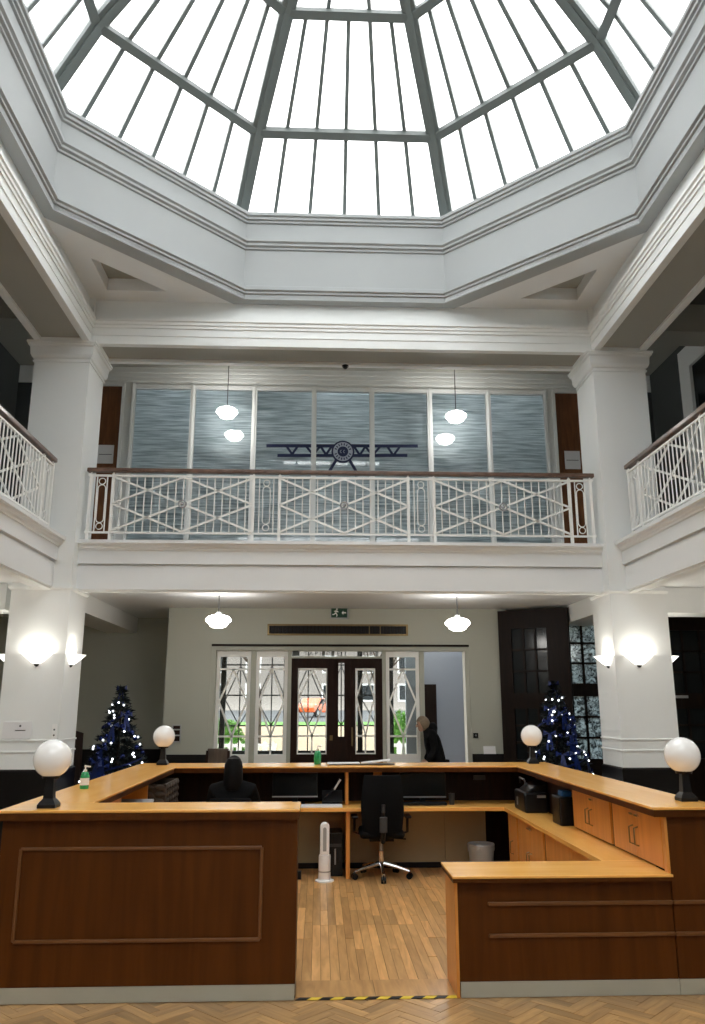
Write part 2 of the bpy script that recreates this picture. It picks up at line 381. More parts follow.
# upper beams round the well
def beam(name, x0, x1, y0, y1, well, label):
    core = MB()
    core.box(x0, x1, y0, y1, ZB+0.05, 7.27)
    ins = 0.07
    bx = [x0, x1, y0, y1]
    if well == '-y': bx[2] += ins
    if well == '+x': bx[1] -= ins
    if well == '-x': bx[0] += ins
    if well == '+y': bx[3] -= ins
    core.box(*bx, 7.27, 7.78)
    b = struct(name, core, M['plaster'], label)
    # soffit border round a recessed panel
    e = 0.10
    s = MB(); s.box(x0, x1, y0, y0+e, ZB, ZB+0.05); s.box(x0, x1, y1-e, y1, ZB, ZB+0.05); s.box(x0, x0+e, y0+e, y1-e, ZB, ZB+0.05); s.box(x1-e, x1, y0+e, y1-e, ZB, ZB+0.05)
    s.build('soffit_border', M['plaster'], b)
    MB().box(x0+e, x1-e, y0+e, y1-e, ZB+0.042, ZB+0.05).build('soffit_panel', M['soffit'], b)
    # mouldings on the well face
    prof = [(0,7.13),(0.018,7.13),(0.018,7.17),(0.035,7.18),(0.035,7.22),(0.055,7.235),(0.055,7.28),(0,7.28)]
    pr2 = [(0,ZB+0.13),(0.012,ZB+0.13),(0.012,ZB+0.15),(0,ZB+0.15)]
    for n_, p_ in (('cornice_moulding', prof), ('cornice_bead', pr2)):
        m_ = MB()
        if well == '-y': m_.run(p_, (x0,y0), (x1,y0), (0,-1))
        if well == '+x': m_.run(p_, (x1,y0), (x1,y1), (1,0))
        if well == '-x': m_.run(p_, (x0,y0), (x0,y1), (-1,0))
        if well == '+y': m_.run(p_, (x0,y1), (x1,y1), (0,1))
        m_.build(n_, M['plaster'], b)
    return b
beam('beam', -XC0, XC0, YC0, YC1-0.05, '-y', 'white panelled beam over the back balcony')
beam('beam', -XC1, -XC0, 3.5, YC0, '+x', 'white panelled beam over the left gallery')
beam('beam', XC0, XC1, 3.5, YC0, '-x', 'white panelled beam over the right gallery')
beam('beam', -XC0, XC0, 2.8, 3.5, '+y', 'white panelled cross beam at the near side of the dome')
for sx, lab in ((-1, 'left'), (1, 'right')):
    x0, x1 = sorted((sx*XC0, sx*XC1))
    struct('beam', MB().box(x0, x1, YN, 3.5, ZB, 7.78), M['plaster'], 'plain white beam of the near bay, %s side' % lab)
    struct('beam', MB().box(x0, x1, YC0, YC1-0.05, ZB+0.0, 7.78), M['plaster'], 'white beam end above the %s column' % lab)
    xx = sorted((sx*XC1, sx*5.95))
    struct('beam', MB().box(xx[0], xx[1], YC0+0.1, YC1-0.15, 7.3, 7.78), M['soffit'], 'dim cross beam of the %s gallery' % lab)

# triangular corner soffits between the square well and the octagon
a8 = 3.57; h8 = a8*math.tan(PI/8); wx = XC0+0.07
tri = []
for sx in (-1, 1):
    for sy in (-1, 1):
        def P(x, y, z): return (sx*x, DY+sy*y, z)
        wy = wx
        out = [(wx, wy), (h8-0.12, wy), (h8-0.12, a8+0.0), (h8, a8), (a8, h8), (a8, h8-0.12), (wx, h8-0.12)]
        A = [(wx-0.38, wy-0.38), (h8+0.9, wy-0.38), (wx-0.38, h8+0.9)]
        B = [(wx-0.38-0.0, wy-0.38), (h8+0.9, wy-0.38), (wx-0.38, h8+0.9)]
        m_ = MB()
        # frame as three flat bands
        o0 = [(wx, wy), (h8-0.15, wy), (wx, h8-0.15)]
        e0 = wx-0.31; i0 = [(e0, e0), (e0-0.85, e0), (e0, e0-0.85)]
        hyp = [(h8-0.15, wy), (h8-0.0, a8), (a8, h8), (wx, h8-0.15)]
        for q in ([o0[0], o0[1], i0[1], i0[0]], [o0[0], i0[0], i0[2], o0[2]], [o0[1], hyp[1], hyp[2], o0[2], i0[2], i0[1]]):
            m_.poly([P(x_, y_, ZS-0.02) for x_, y_ in q], (0,0,0.20))
        far = sy > 0
        lab = 'flat plaster corner under the dome, %s %s corner' % ('far' if far else 'near', 'left' if sx < 0 else 'right')
        t_ = struct('ceiling_corner', m_, M['cream'], lab)
        MB().poly([P(x_, y_, ZS+0.17) for x_, y_ in i0], (0,0,0.02)).build('recessed_panel', M['soffit'], t_)

# octagonal drum
prof = [(3.80,7.585),(3.57,7.585),(3.57,7.66),(3.545,7.67),(3.545,7.70),(3.515,7.715),(3.515,7.75),(3.56,7.765),(3.56,7.80),(3.585,7.815),
        (3.60,7.82),(3.60,8.40),(3.575,8.41),(3.575,8.44),(3.54,8.455),(3.54,8.49),(3.51,8.51),(3.51,8.56),(3.58,8.57),
        (3.58,8.83),(3.55,8.84),(3.55,8.87),(3.52,8.88),(3.52,8.92),(3.49,8.93),(3.49,8.98),(4.25,8.98),(4.25,8.9),(3.80,8.85)]
mb = MB(); n = len(prof); k8 = math.cos(PI/8)
for k in range(8):
    an = PI/8 + k*PI/4
    for a_, z in prof: mb.v.append((a_/k8*math.cos(an), DY + a_/k8*math.sin(an), z))
for k in range(8):
    l = (k+1) % 8
    for i in range(n):
        j = (i+1) % n; mb.f.append((k*n+i, l*n+i, l*n+j, k*n+j))
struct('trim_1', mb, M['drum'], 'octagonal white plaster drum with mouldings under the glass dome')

# ------------------------------------------------------------------ skylight
sky = thing('skylight', 'octagonal glass dome of grey steel ribs and white panes above the hall', 'skylight', (0, DY, 8.98))
rings = [(4.10, 0.0), (3.24, 1.17), (2.145, 2.24), (0.9, 3.05)]     # apothem, height above the drum
tg = math.tan(PI/8)
def ringpt(i, s):             # s from -1..1 across the facet facing +Y
    a_, z = rings[i]; return Vector((s*a_*tg, a_, z))
pane_me = []; bar_me = []
for i, cnt in ((0, 6), (1, 6), (2, 3)):
    A0, A1 = ringpt(i, 0), ringpt(i+1, 0); t_ = (A1-A0).normalized(); nrm = Vector((1,0,0)).cross(t_).normalized()
    for c in range(cnt):
        s0, s1 = -1+2*c/cnt, -1+2*(c+1)/cnt
        q = [ringpt(i, s0), ringpt(i, s1), ringpt(i+1, s1), ringpt(i+1, s0)]
        pane_me.append(MB().poly(q, nrm*0.012).mesh('pane', M['pane']))
        if c: bar_me.append(MB().bar(ringpt(i, s0)-nrm*0.02, ringpt(i+1, s0)-nrm*0.02, 0.056, 0.075, nrm).mesh('glazing_bar', M['steel']))
pane_me.append(MB().poly([ringpt(3,-1), ringpt(3,1), Vector((0,0,3.35))], (0,0,0.012)).mesh('pane', M['pane']))
rib_me = []
for i in range(3):
    an = PI/8
    R_ = lambda v: Matrix.Rotation(-an, 3, 'Z') @ v   # corner lies at s=+1
    p, q = ringpt(i, 1), ringpt(i+1, 1)
    out = Vector((math.sin(an), math.cos(an), 0.8)).normalized()
    d = (q-p).normalized()
    m_ = MB(); m_.bar(p-out*0.03-d*0.03, q-out*0.03+d*0.03, 0.20, 0.13, out); m_.bar(p-out*0.10, q-out*0.10, 0.08, 0.04, out)
    rib_me.append(m_.mesh('rib', M['steel']))
pur_me = []
for i in (1, 2, 3):
    up_ = (0, -0.25, 1)
    m_ = MB(); m_.bar(ringpt(i,-1)+Vector((0,-0.03,-0.01)), ringpt(i,1)+Vector((0,-0.03,-0.01)), 0.12, 0.12, (0,0.4,1)); pur_me.append(m_.mesh('purlin', M['steel']))
for k in range(8):
    r = (0, 0, k*PI/4)
    for me in pane_me: inst(me, 'pane', sky, (0,0,0), r)
    for me in bar_me: inst(me, 'glazing_bar', sky, (0,0,0), r)
    for me in rib_me: inst(me, 'rib', sky, (0,0,0), r)
    for me in pur_me: inst(me, 'purlin', sky, (0,0,0), r)

rl = thing('added_roof_light', 'unseen flat roof light added over the near bay to brighten the hall', 'skylight', (0, -0.1, ZS+0.15))  # invented glazing out of view, added for daylight on counter and floor
for i in range(9):
    x_ = -3.4+6.8*i/8; MB().box(x_-0.03, x_+0.03, -2.9, 2.7, ZS+0.13, ZS+0.22).build('glazing_bar', M['steel'], rl)
    if i < 8:
        for j in range(3): y_ = -2.9+5.6*j/3; MB().box(x_, x_+0.85, y_, y_+5.6/3, ZS+0.20, ZS+0.21).build('pane', M['pane'], rl)
for j in range(4): y_ = -2.9+5.6*j/3; MB().box(-3.4, 3.4, y_-0.04, y_+0.04, ZS+0.12, ZS+0.22).build('purlin', M['steel'], rl)

# ------------------------------------------------------------------ columns
def column(sx):
    side = 'left' if sx < 0 else 'right'
    x0, x1 = sorted((sx*XC0, sx*XC1))
    c = struct('column', MB().box(x0, x1, YC0, YC1, 0, 6.64), M['plaster'], 'square white plaster column at the %s end of the back balcony' % side)
    MB().rect(x0, x1, YC0, YC1, [(0.0,6.58),(0.018,6.58),(0.018,6.605),(0.006,6.61),(0.006,6.63),(0.03,6.645),(0.05,6.69),(0.055,6.76),(0.06,6.80),(0.085,6.82),(0.085,6.845),(0.10,6.85),(0.10,6.88),(0.0,6.88)]).build('capital', M['plaster'], c)
    MB().rect(x0, x1, YC0, YC1, [(0.0,3.30),(0.012,3.30),(0.03,3.325),(0.03,3.355),(0.0,3.355)]).build('string_course', M['plaster'], c)
    for z in (1.225, 1.365):
        MB().rect(x0, x1, YC0, YC1, [(0.0,z-0.012),(0.012,z-0.01),(0.012,z+0.008),(0.0,z+0.012)]).build('plinth_bead', M['plaster'], c)
    MB().rect(x0, x1, YC0, YC1, [(0.022,0.0),(0.022,0.99),(0.0,1.01)]).build('dado', M['black_dado'], c)
    return c
column(-1); column(1)

# ------------------------------------------------------------------ balconies
fprof = [(0,3.345),(0,3.672),(-0.03,3.675),(-0.03,3.698),(0.03,3.70),(0.03,3.885),(0.045,3.887),(0.05,3.912),(0.075,3.93),(0.085,3.97),(0.12,3.975),(0.12,4.02),(-0.3,4.02),(-0.3,3.345)]
YFA, XFA = 11.03, 3.90       # fascia planes
mb = MB(); mb.run(fprof, (-XC0, YFA), (XC0, YFA), (0,-1)); mb.box(-XC0, XC0, YFA+0.29, YC1, 3.40, 3.97); mb.box(-5.95, 5.95, YC1, YB+T, 3.40, 3.97)
bb = struct('balcony_slab', mb, M['cream'], 'white moulded balcony front across the back of the hall')
bb['kind'] = 'structure'
MB().box(-XC0, XC0, YFA+0.02, YFA+0.12, 3.315, 3.345).build('soffit_bead', M['plaster'], bb)
for sx, lab in ((-1, 'left'), (1, 'right')):
    mb = MB(); mb.run(fprof, (sx*XFA, YN), (sx*XFA, YC0), (-sx, 0))
    xx = sorted((sx*(XFA+0.29), sx*5.95)); mb.box(xx[0], xx[1], YN, YC0+0.02, 3.40, 3.97)
    xx = sorted((sx*(XC1-0.0), sx*5.95)); mb.box(xx[0], xx[1], YC0, YC1, 3.40, 3.97)
    b_ = struct('balcony_slab', mb, M['cream'], 'white moulded balcony front of the %s gallery' % lab)
    xx = sorted((sx*(XFA+0.02), sx*(XFA+0.12))); MB().box(xx[0], xx[1], YN, YC0, 3.315, 3.345).build('soffit_bead', M['plaster'], b_)
    xx = sorted((sx*(XC1+0.1), sx*XW)); yy = (YC0, YC1)
    struct('beam', MB().box(xx[0]-0.1, xx[1], 10.9, 11.45, 3.05, 3.40), M['plaster'], 'white cross beam under the %s gallery' % lab)
    xx = sorted((sx*3.75, sx*4.3)); struct('beam', MB().box(xx[0], xx[1], YC1, YB+T if sx > 0 else 15.3, 3.12, 3.40), M['plaster'], 'white beam from the %s column to the back wall' % lab)
mb = MB(); mb.box(-XW, XW, YC1, YB+T, 3.41, 3.44); mb.box(-XW, -2.86, YB+T, 15.5, 3.41, 3.44); mb.box(-XW, -5.9, YN, YC1, 3.41, 3.44); mb.box(5.9, XW, YN, YC1, 3.41, 3.44)
struct('ceiling_lower', mb, M['plaster'], 'white ceiling under the back balcony')

# balcony railings, built along local +X, facing -Y
def pattern_meshes():
    d = {}
    d['bal'] = MB().tube([(0,0,0.13),(0,0,0.935)], 0.0095, 6).mesh('baluster', M['white_metal'], True)
    d['post'] = MB().box(-0.02,0.02,-0.02,0.02,0,0.965).mesh('post', M['white_metal'])
    m_ = MB()
    for z in (0.205, 0.855):
        m_.tube([(0.045*math.cos(2*PI*k/14), 0, z+0.045*math.sin(2*PI*k/14)) for k in range(14)], 0.0075, 6, closed=True)
    pts = [(0.052*math.cos(PI*k/8), 0, 0.752+0.052*math.sin(PI*k/8)) for k in range(9)]+[(-0.052*math.cos(PI*k/8), 0, 0.308-0.052*math.sin(PI*k/8)) for k in range(9)]
    m_.tube(pts, 0.0075, 6, closed=True)
    d['orn'] = m_.mesh('ring_ornament', M['white_metal'], True)
    m_ = MB()
    m_.tube([(0.052*math.cos(2*PI*k/16), -0.035, 0.53+0.052*math.sin(2*PI*k/16)) for k in range(16)], 0.013, 6, closed=True)
    m_.ball((0,-0.035,0.53), 0.028, 10, 6)
    d['ros'] = m_.mesh('rosette', M['silver'], True)
    return d
PM = pattern_meshes()
def railing(loc, rz, segs, label, x_a, x_b):
    t = thing('balcony_railing', label, 'railing', loc, rz, 'white balcony railings')
    def bx(nm, x0, x1, y0, y1, z0, z1, mat, bev=0): return MB().box(x0,x1,y0,y1,z0,z1).build(nm, mat, t, world=False, bevel=bev)
    bx('handrail', x_a-0.02, x_b+0.02, -0.045, 0.045, 0.985, 1.045, M['rail_wood'], 0.012)
    bx('top_rail', x_a, x_b, -0.018, 0.018, 0.925, 0.95, M['white_metal'])
    bx('bottom_rail', x_a, x_b, -0.018, 0.018, 0.105, 0.13, M['white_metal'])
    xs = sorted(set([s[1] for s in segs]+[s[2] for s in segs]))
    for x_ in xs:
        inst(PM['post'], 'post', t, (x_,0,0)); 
        MB().box(x_-0.01,x_+0.01,-0.01,0.01,0.95,0.99).build('handrail_stub', M['white_metal'], t, world=False)
    for kind, a, b in segs:
        c = (a+b)/2; L = b-a
        if kind == 'n':
            for x_ in (a+0.085, b-0.085): inst(PM['bal'], 'baluster', t, (x_,0,0))
            inst(PM['orn'], 'ring_ornament', t, (c,0,0))
        else:
            n_ = max(3, round(L/0.108))
            for i in range(1, n_): inst(PM['bal'], 'baluster', t, (a+L*i/n_, 0.012, 0))
            z0, z1, zm = 0.135, 0.92, 0.53
            for p, q in (((a,z1),(c,zm)), ((c,zm),(b,z0)), ((a,z0),(c,zm)), ((c,zm),(b,z1)), ((a,zm),(c,z1)), ((c,z1),(b,zm)), ((b,zm),(c,z0)), ((c,z0),(a,zm))):
                MB().bar((p[0],-0.022,p[1]), (q[0],-0.022,q[1]), 0.016, 0.027, (0,0,1)).build('lattice_bar', M['white_metal'], t, world=False)
            inst(PM['ros'], 'rosette', t, (c,0,0))
    return t
sg = [('n',-3.56,-3.25),('p',-3.25,-1.28),('n',-1.28,-0.91),('p',-0.91,0.92),('n',0.92,1.29),('p',1.29,3.25),('n',3.25,3.56)]
railing((0, YFA-0.03, 4.02), 0, sg, 'white lattice railing with brown handrail across the back balcony', -3.60, 3.60)
sd = [('n',-0.36,-0.05),('p',-1.95-0.05,-0.36)]
def side_segs(sign):
    out = []; x_ = 0.0
    out.append(('n', 0.03, 0.39)); x_ = 0.39
    for k in range(3):
        out.append(('p', x_, x_+1.80)); out.append(('n', x_+1.80, x_+2.16)); x_ += 2.16
    if sign < 0: out = [(k, -b, -a) for k, a, b in out]
    return out
# left gallery: local +X runs towards the viewer; right gallery mirrored
sl = side_segs(1); xe = max(b for _, a, b in sl)
railing((-XFA-0.05, 10.55, 4.02), -PI/2, [(k, a, b) for k, a, b in sl], 'white lattice railing with brown handrail on the left gallery', 0.0, xe)
sr = side_segs(-1)
railing((XFA+0.05, 10.55, 4.02), PI/2, sr, 'white lattice railing with brown handrail on the right gallery', -xe, 0.0)

# ------------------------------------------------------------------ first floor windows, doors
wx_ = [-3.70, -2.63, -1.53, -0.46, 0.58, 1.63, 2.70, 3.77]
for i in range(7):
    x0, x1 = wx_[i], wx_[i+1]
    wn = thing('window_%d' % (i+1), 'tall balcony window with a closed pale blind, %s from the left' % ('first','second','third','fourth','fifth','sixth','seventh')[i], None, ((x0+x1)/2, YB, 4.0), 0, None, 'structure')
    fw = 0.045
    f_ = MB(); f_.box(x0, x0+fw, YB-0.05, YB+0.05, 4.0, 7.40); f_.box(x1-fw, x1, YB-0.05, YB+0.05, 4.0, 7.40)
    f_.box(x0+fw, x1-fw, YB-0.04, YB+0.05, 7.33, 7.40); f_.box(x0+fw, x1-fw, YB-0.04, YB+0.05, 4.0, 4.10)
    f_.box(x0-0.012, x0+0.012, YB-0.065, YB-0.05, 4.0, 7.42)
    f_.build('frame', M['plaster'], wn)
    MB().box(x0+fw, x1-fw, YB-0.006, YB+0.0, 4.10, 7.33).build('pane', M['win'], wn)
    b_ = MB(); z = 4.12
    while z < 7.32:
        j = random.uniform(-0.006, 0.006); y_ = YB+0.07
        b_.add([(x0+0.004, y_, z), (x1-0.004, y_, z+j), (x1-0.004, y_+0.012, z+j+0.060), (x0+0.004, y_+0.012, z+0.060)], [(0,1,2,3)])
        z += 0.046
    b_.build('blind', M['blind'], wn, kind='stuff')
struct('wall_office', MB().box(-4.4, 4.4, 15.6, 15.7, 3.97, 7.6).box(-4.5, -4.4, YB+0.25, 15.7, 3.97, 7.6).box(4.4, 4.5, YB+0.25, 15.7, 3.97, 7.6).box(-4.5, 4.5, YB+0.25, 15.7, 7.5, 7.6).box(-4.5, 4.5, YB+0.25, 15.7, 3.85, 3.97), M['plaster'], 'office behind the balcony windows')
for x_, lb_ in ((-2.6,'left'), (0.05,'middle'), (2.7,'right')):  # added lamps, hidden by the blinds they brighten from behind
    ol = thing('blind_fill_lamp', 'unseen tube lamp added behind the blinds to brighten them, %s one' % lb_, 'lamp', (x_, 14.6, 7.44))
    MB().box(x_-0.6, x_+0.6, 14.55, 14.65, 7.44, 7.499).build('batten', M['white'], ol); MB().tube([(x_-0.58,14.6,7.42),(x_+0.58,14.6,7.42)], 0.019, 8).build('tube', emit('lit_tube', (0.93,0.97,1.0), 22.0), ol, True)
for i, (x0, x1, lab, px) in enumerate(((-4.34, -3.87, 'left', -4.12), (3.91, 4.40, 'right', 4.2))):
    d_ = thing('door_%d' % (i+1), 'brown wooden door at the %s end of the back balcony' % lab, None, ((x0+x1)/2, YB, 3.97), 0, None, 'structure')
    MB().box(x0, x1, YB+0.02, YB+0.07, 3.97, 7.40).build('leaf', M['door_wood'], d_)
    f_ = MB(); f_.box(x0-0.02, x0+0.03, YB-0.03, YB+0.02, 3.97, 7.42); f_.box(x1-0.03, x1+0.02, YB-0.03, YB+0.02, 3.97, 7.42); f_.box(x0, x1, YB-0.03, YB+0.02, 7.38, 7.44); f_.build('architrave', M['plaster'], d_)
    n_ = thing('door_notice', 'white paper notice on the %s balcony door' % lab, 'notice', (px, YB, 6.0))
    MB().box(px-0.14, px+0.14, YB+0.012, YB+0.02, 5.93, 6.27).build('sheet', M['paper'], n_)
    MB().box(px-0.11, px+0.11, YB+0.009, YB+0.012, 6.09, 6.10).build('print_line', M['darkgrey'], n_)
# right and left gallery windows on the side walls
for i, sx in enumerate((-1, 1)):
    for j, y_ in enumerate((12.6,)):
        X = sx*5.75; w_ = thing('window_%d' % (8+i), 'dark window in a pale frame on the %s gallery wall' % ('left','right')[i], None, (X, y_, 4.0), 0, None, 'structure')
        xi, xo = sorted((X, X-sx*0.07)); f_ = MB()
        f_.box(xi, xo, 8.6, 12.30, 7.21, 7.58); f_.box(xi, xo, 11.94, 12.30, 3.97, 7.21); f_.box(xi, xo, 8.6, 8.9, 3.97, 7.21); f_.box(xi, xo, 10.4, 10.5, 3.97, 7.21); f_.build('frame', M['plaster'], w_)
        xi, xo = sorted((X-sx*0.002, X-sx*0.02)); MB().box(xi, xo, 8.9, 11.94, 3.97, 7.21).build('pane', M['darkglass'], w_)

# biplane emblem fixed to the glass
em = thing('biplane_emblem', 'navy front view biplane emblem with round engine on the balcony glass', 'emblem', (0.065, YB-0.012, 6.1))
ye = YB-0.02
def eb(nm, p, q, w_, mat=M['navy']): return MB().bar((p[0], ye, p[1]), (q[0], ye, q[1]), 0.012, w_, (0,0,1)).build(nm, mat, em)
eb('upper_wing', (-1.30,6.285), (1.40,6.315), 0.055); eb('lower_wing', (-1.10,6.105), (1.21,6.135), 0.055)
for sx in (-1, 1):
    c0 = 0.06
    for a_, b_ in ((0.20,0.30),(0.40,0.30),(0.40,0.53),(0.66,0.53),(0.80,0.90),(1.01,0.90)):
        eb('strut', (c0+sx*a_, 6.29), (c0+sx*b_, 6.13), 0.04)
    eb('wheel_leg', (c0+sx*0.11, 6.05), (c0+sx*0.235, 5.83), 0.05); MB().box(c0+sx*0.235-0.025, c0+sx*0.235+0.025, ye-0.006, ye+0.006, 5.74, 5.84).build('wheel', M['navy'], em)
def disc(r, y0, y1, mat, nm):
    m_ = MB(); n_ = 40
    m_.poly([(0.06+r*math.cos(2*PI*k/n_), y0, 6.19+r*math.sin(2*PI*k/n_)) for k in range(n_)], (0, y1-y0, 0)); return m_.build(nm, mat, em)
disc(0.205, ye-0.008, ye+0.006, M['navy'], 'engine_rim'); disc(0.175, ye-0.011, ye-0.008, M['pale'], 'engine_ring'); disc(0.095, ye-0.014, ye-0.011, M['navy'], 'engine_hub')
for k in range(18):
    a_ = 2*PI*k/18
    if abs(math.sin(a_)) < 0.25: continue
    p = (0.06+0.115*math.cos(a_), 6.19+0.115*math.sin(a_)); q = (0.06+0.155*math.cos(a_), 6.19+0.155*math.sin(a_))
    MB().bar((p[0],ye-0.013,p[1]), (q[0],ye-0.013,q[1]), 0.003, 0.02).build('rim_mark', M['navy'], em)
for sx in (-1, 1):
    MB().tube([(0.06+sx*0.028+0.02*math.cos(2*PI*k/10), ye-0.015, 6.19+0.024*math.sin(2*PI*k/10)) for k in range(2, 9)], 0.005, 5).build('hub_letter', M['pale'], em)

# ------------------------------------------------------------------ entrance screen
ent = 13.78
def frame_rect(m_, x0, x1, z0, z1, w_, y0, y1):
    m_.box(x0, x0+w_, y0, y1, z0, z1); m_.box(x1-w_, x1, y0, y1, z0, z1); m_.box(x0+w_, x1-w_, y0, y1, z0, z0+w_); m_.box(x0+w_, x1-w_, y0, y1, z1-w_, z1); return m_
# opening lining
m_ = MB(); m_.box(-2.12, -2.05, YB+0.02, ent+0.08, 0, 2.77); m_.box(2.13, 2.20, YB+0.02, ent+0.08, 0, 2.77); m_.box(-2.05, 2.13, YB+0.02, ent+0.08, 2.70, 2.77)
m_.box(-1.47, -1.385, ent-0.05, ent+0.05, 0, 2.70); m_.box(-0.85, -0.79, ent-0.05, ent+0.05, 0, 2.70); m_.box(0.74, 0.80, ent-0.05, ent+0.05, 0, 2.70); m_.box(1.37, 1.45, ent-0.05, ent+0.05, 0, 2.70)
m_.box(-0.79, 0.74, ent-0.05, ent+0.05, 2.575, 2.61)
struct('trim_2', m_, M['sage'], 'grey lining and mullions of the entrance opening')
MB().box(-2.12, 2.20, YB-0.015, YB+0.02, 2.765, 2.80).build('opening_head', M['dark_wood'], bpy.data.objects['trim_2'])
def deco_bars(par, x0, x1, z0, z1, y_, mat, wd=0.03, fr=(0.87,0.18,0.53)):
    cx_ = (x0+x1)/2; h = z1-z0; zt = z0+h*fr[0]; zb = z0+h*fr[1]; zm = z0+h*fr[2]
    for p, q in (((x0,zt),(x1,zt)), ((x0,zb),(x1,zb)), ((cx_,zb),(cx_,z0)),
                 ((cx_,zt),(x0,zm)), ((cx_,zt),(x1,zm)), ((x0,zm),(cx_,zb)), ((x1,zm),(cx_,zb))):
        MB().bar((p[0],y_,p[1]), (q[0],y_,q[1]), 0.02, wd).build('glazing_bar', mat, par)
for i, (x0, x1, lab) in enumerate(((-2.04,-1.475,'leftmost white framed entrance screen'), (-1.38,-0.855,'second white framed entrance screen, left of the doors'), (0.805,1.365,'white framed entrance screen right of the doors'))):
    w_ = thing('window_%d' % (10+i), lab + ' with diamond glazing bars', None, ((x0+x1)/2, ent, 0), 0, None, 'structure')
    m_ = MB(); m_.box(x0, x0+0.055, ent-0.03, ent+0.03, 1.02, 2.60); m_.box(x1-0.055, x1, ent-0.03, ent+0.03, 1.02, 2.60); m_.box(x0, x1, ent-0.03, ent+0.03, 2.60, 2.69); m_.box(x0, x1, ent-0.03, ent+0.03, 0.0, 1.02)
    m_.build('frame', M['white_metal'], w_)
    MB().box(x0+0.055, x1-0.055, ent, ent+0.006, 1.02, 2.60).build('pane', M['clear'], w_)
    deco_bars(w_, x0+0.055, x1-0.055, 1.02, 2.60, ent-0.01, M['white_metal'])
def entrance_door(n_, x0, x1, gx0, gx1, lab):
    d_ = thing('door_%d' % n_, lab, None, ((x0+x1)/2, ent, 0), 0, None, 'structure')
    z0, z1 = 1.02, 2.41; m_ = MB()
    m_.box(x0, gx0, ent-0.03, ent+0.03, 0, 2.575); m_.box(gx1, x1, ent-0.03, ent+0.03, 0, 2.575); m_.box(gx0, gx1, ent-0.03, ent+0.03, 0, z0); m_.box(gx0, gx1, ent-0.03, ent+0.03, z1, 2.575)
    m_.build('leaf', M['mahog'], d_)
    f_ = frame_rect(MB(), gx0, gx1, z0, z1, 0.02, ent-0.045, ent-0.02); f_.build('glazing_frame', M['white_metal'], d_)
    MB().box(gx0, gx1, ent, ent+0.006, z0, z1).build('pane', M['clear'], d_)
    deco_bars(d_, gx0+0.02, gx1-0.02, z0+0.02, z1-0.02, ent-0.03, M['white_metal'], 0.026, (1.0,0.2,0.66))
    return d_
d3 = entrance_door(3, -0.79, -0.06, -0.68, -0.19, 'dark mahogany entrance door leaf with large glazed diamond panel')
MB().box(-0.14, -0.09, ent-0.045, ent-0.03, 1.24, 1.32).build('handle_plate', M['brass'], d3)
d4 = entrance_door(4, 0.20, 0.74, 0.285, 0.62, 'narrower mahogany entrance door leaf standing ajar on the right')
MB().bar((0.23, ent-0.07, 1.15), (0.23, ent-0.07, 1.45), 0.02, 0.02).build('pull_handle', M['brass'], d4)
d5 = thing('window_13', 'slim glazed strip between the two entrance doors', None, (0.07, ent, 0), 0, None, 'structure')
m_ = MB(); m_.box(-0.06, 0.0, ent-0.02, ent+0.04, 0, 2.575); m_.box(0.10, 0.20, ent-0.02, ent+0.04, 0, 2.575); m_.box(0, 0.10, ent-0.02, ent+0.04, 0, 1.30); m_.box(0, 0.10, ent-0.02, ent+0.04, 2.50, 2.575)
m_.build('frame', M['mahog'], d5); MB().box(0.0, 0.10, ent, ent+0.006, 1.30, 2.50).build('pane', M['clear'], d5)
d6 = thing('window_14', 'transom light with dark lettering above the entrance doors', None, (0, ent, 2.61), 0, None, 'structure')
MB().box(-0.79, 0.74, ent, ent+0.006, 2.61, 2.70).build('pane', M['clear'], d6)
for (x0, x1) in ((-0.78,-0.66), (-0.28,-0.23), (-0.12,-0.07), (0.11,0.125), (0.345,0.36), (0.66,0.675)):
    MB().box(x0, x1, ent-0.012, ent-0.003, 2.615, 2.70).build('leading', M['steel'], d6)
for txt, x_, in (('T A P I', -0.44), ('D', -0.17), ('E', 0.0), ('O B', 0.50)):
    inst(text_mesh(txt, 0.10, M['darkgrey'], 'lettering'), 'lettering', d6, (x_-0.0, -0.008, 0.045), (PI/2,0,0))
# porch behind the open bay on the right, dark board in it
struct('wall_porch', MB().box(1.45, 3.4, 16.7, 16.8, 0, 3.4).box(2.75, 2.80, 14.41, 16.7, 0, 3.2), M['porch'], 'pale blue white porch wall seen through the open bay')
pb = MB().box(1.73, 2.05, 16.5, 16.56, 0.0, 2.22).build('porch_board', M['dark_wood'], bevel=0.01); tag(pb, 'tall dark board standing in the porch behind the person', 'board')

# outer iron screen in the porch
gr = thing('iron_screen', 'black iron screen with diamond bars outside the entrance', 'screen', (0, 14.9, 0))
for x_ in (-2.05, -1.48, -0.92, 0.42, 0.98):
    MB().box(x_-0.045, x_+0.045, 14.85, 14.95, 0, 2.9).build('post', M['iron'], gr)
for x_ in (-1.75, -1.18, -0.52, 0.08, 0.72):
    MB().box(x_-0.01, x_+0.01, 14.89, 14.91, 0.9, 2.9).build('upright', M['iron'], gr)
    for a_, b_ in (((x_-0.26,1.9),(x_,2.5)), ((x_,2.5),(x_+0.26,1.9)), ((x_-0.26,1.9),(x_,1.45)), ((x_,1.45),(x_+0.26,1.9))):
        MB().bar((a_[0],14.9,a_[1]), (b_[0],14.9,b_[1]), 0.014, 0.018).build('diamond_bar', M['iron'], gr)
for z in (1.45, 1.98, 2.52): MB().box(-2.05, 0.98, 14.88, 14.92, z-0.012, z+0.012).build('rail', M['iron'], gr)
MB().box(-2.05, 0.98, 14.86, 14.94, 0.90, 1.02).build('lower_rail', M['iron'], gr)

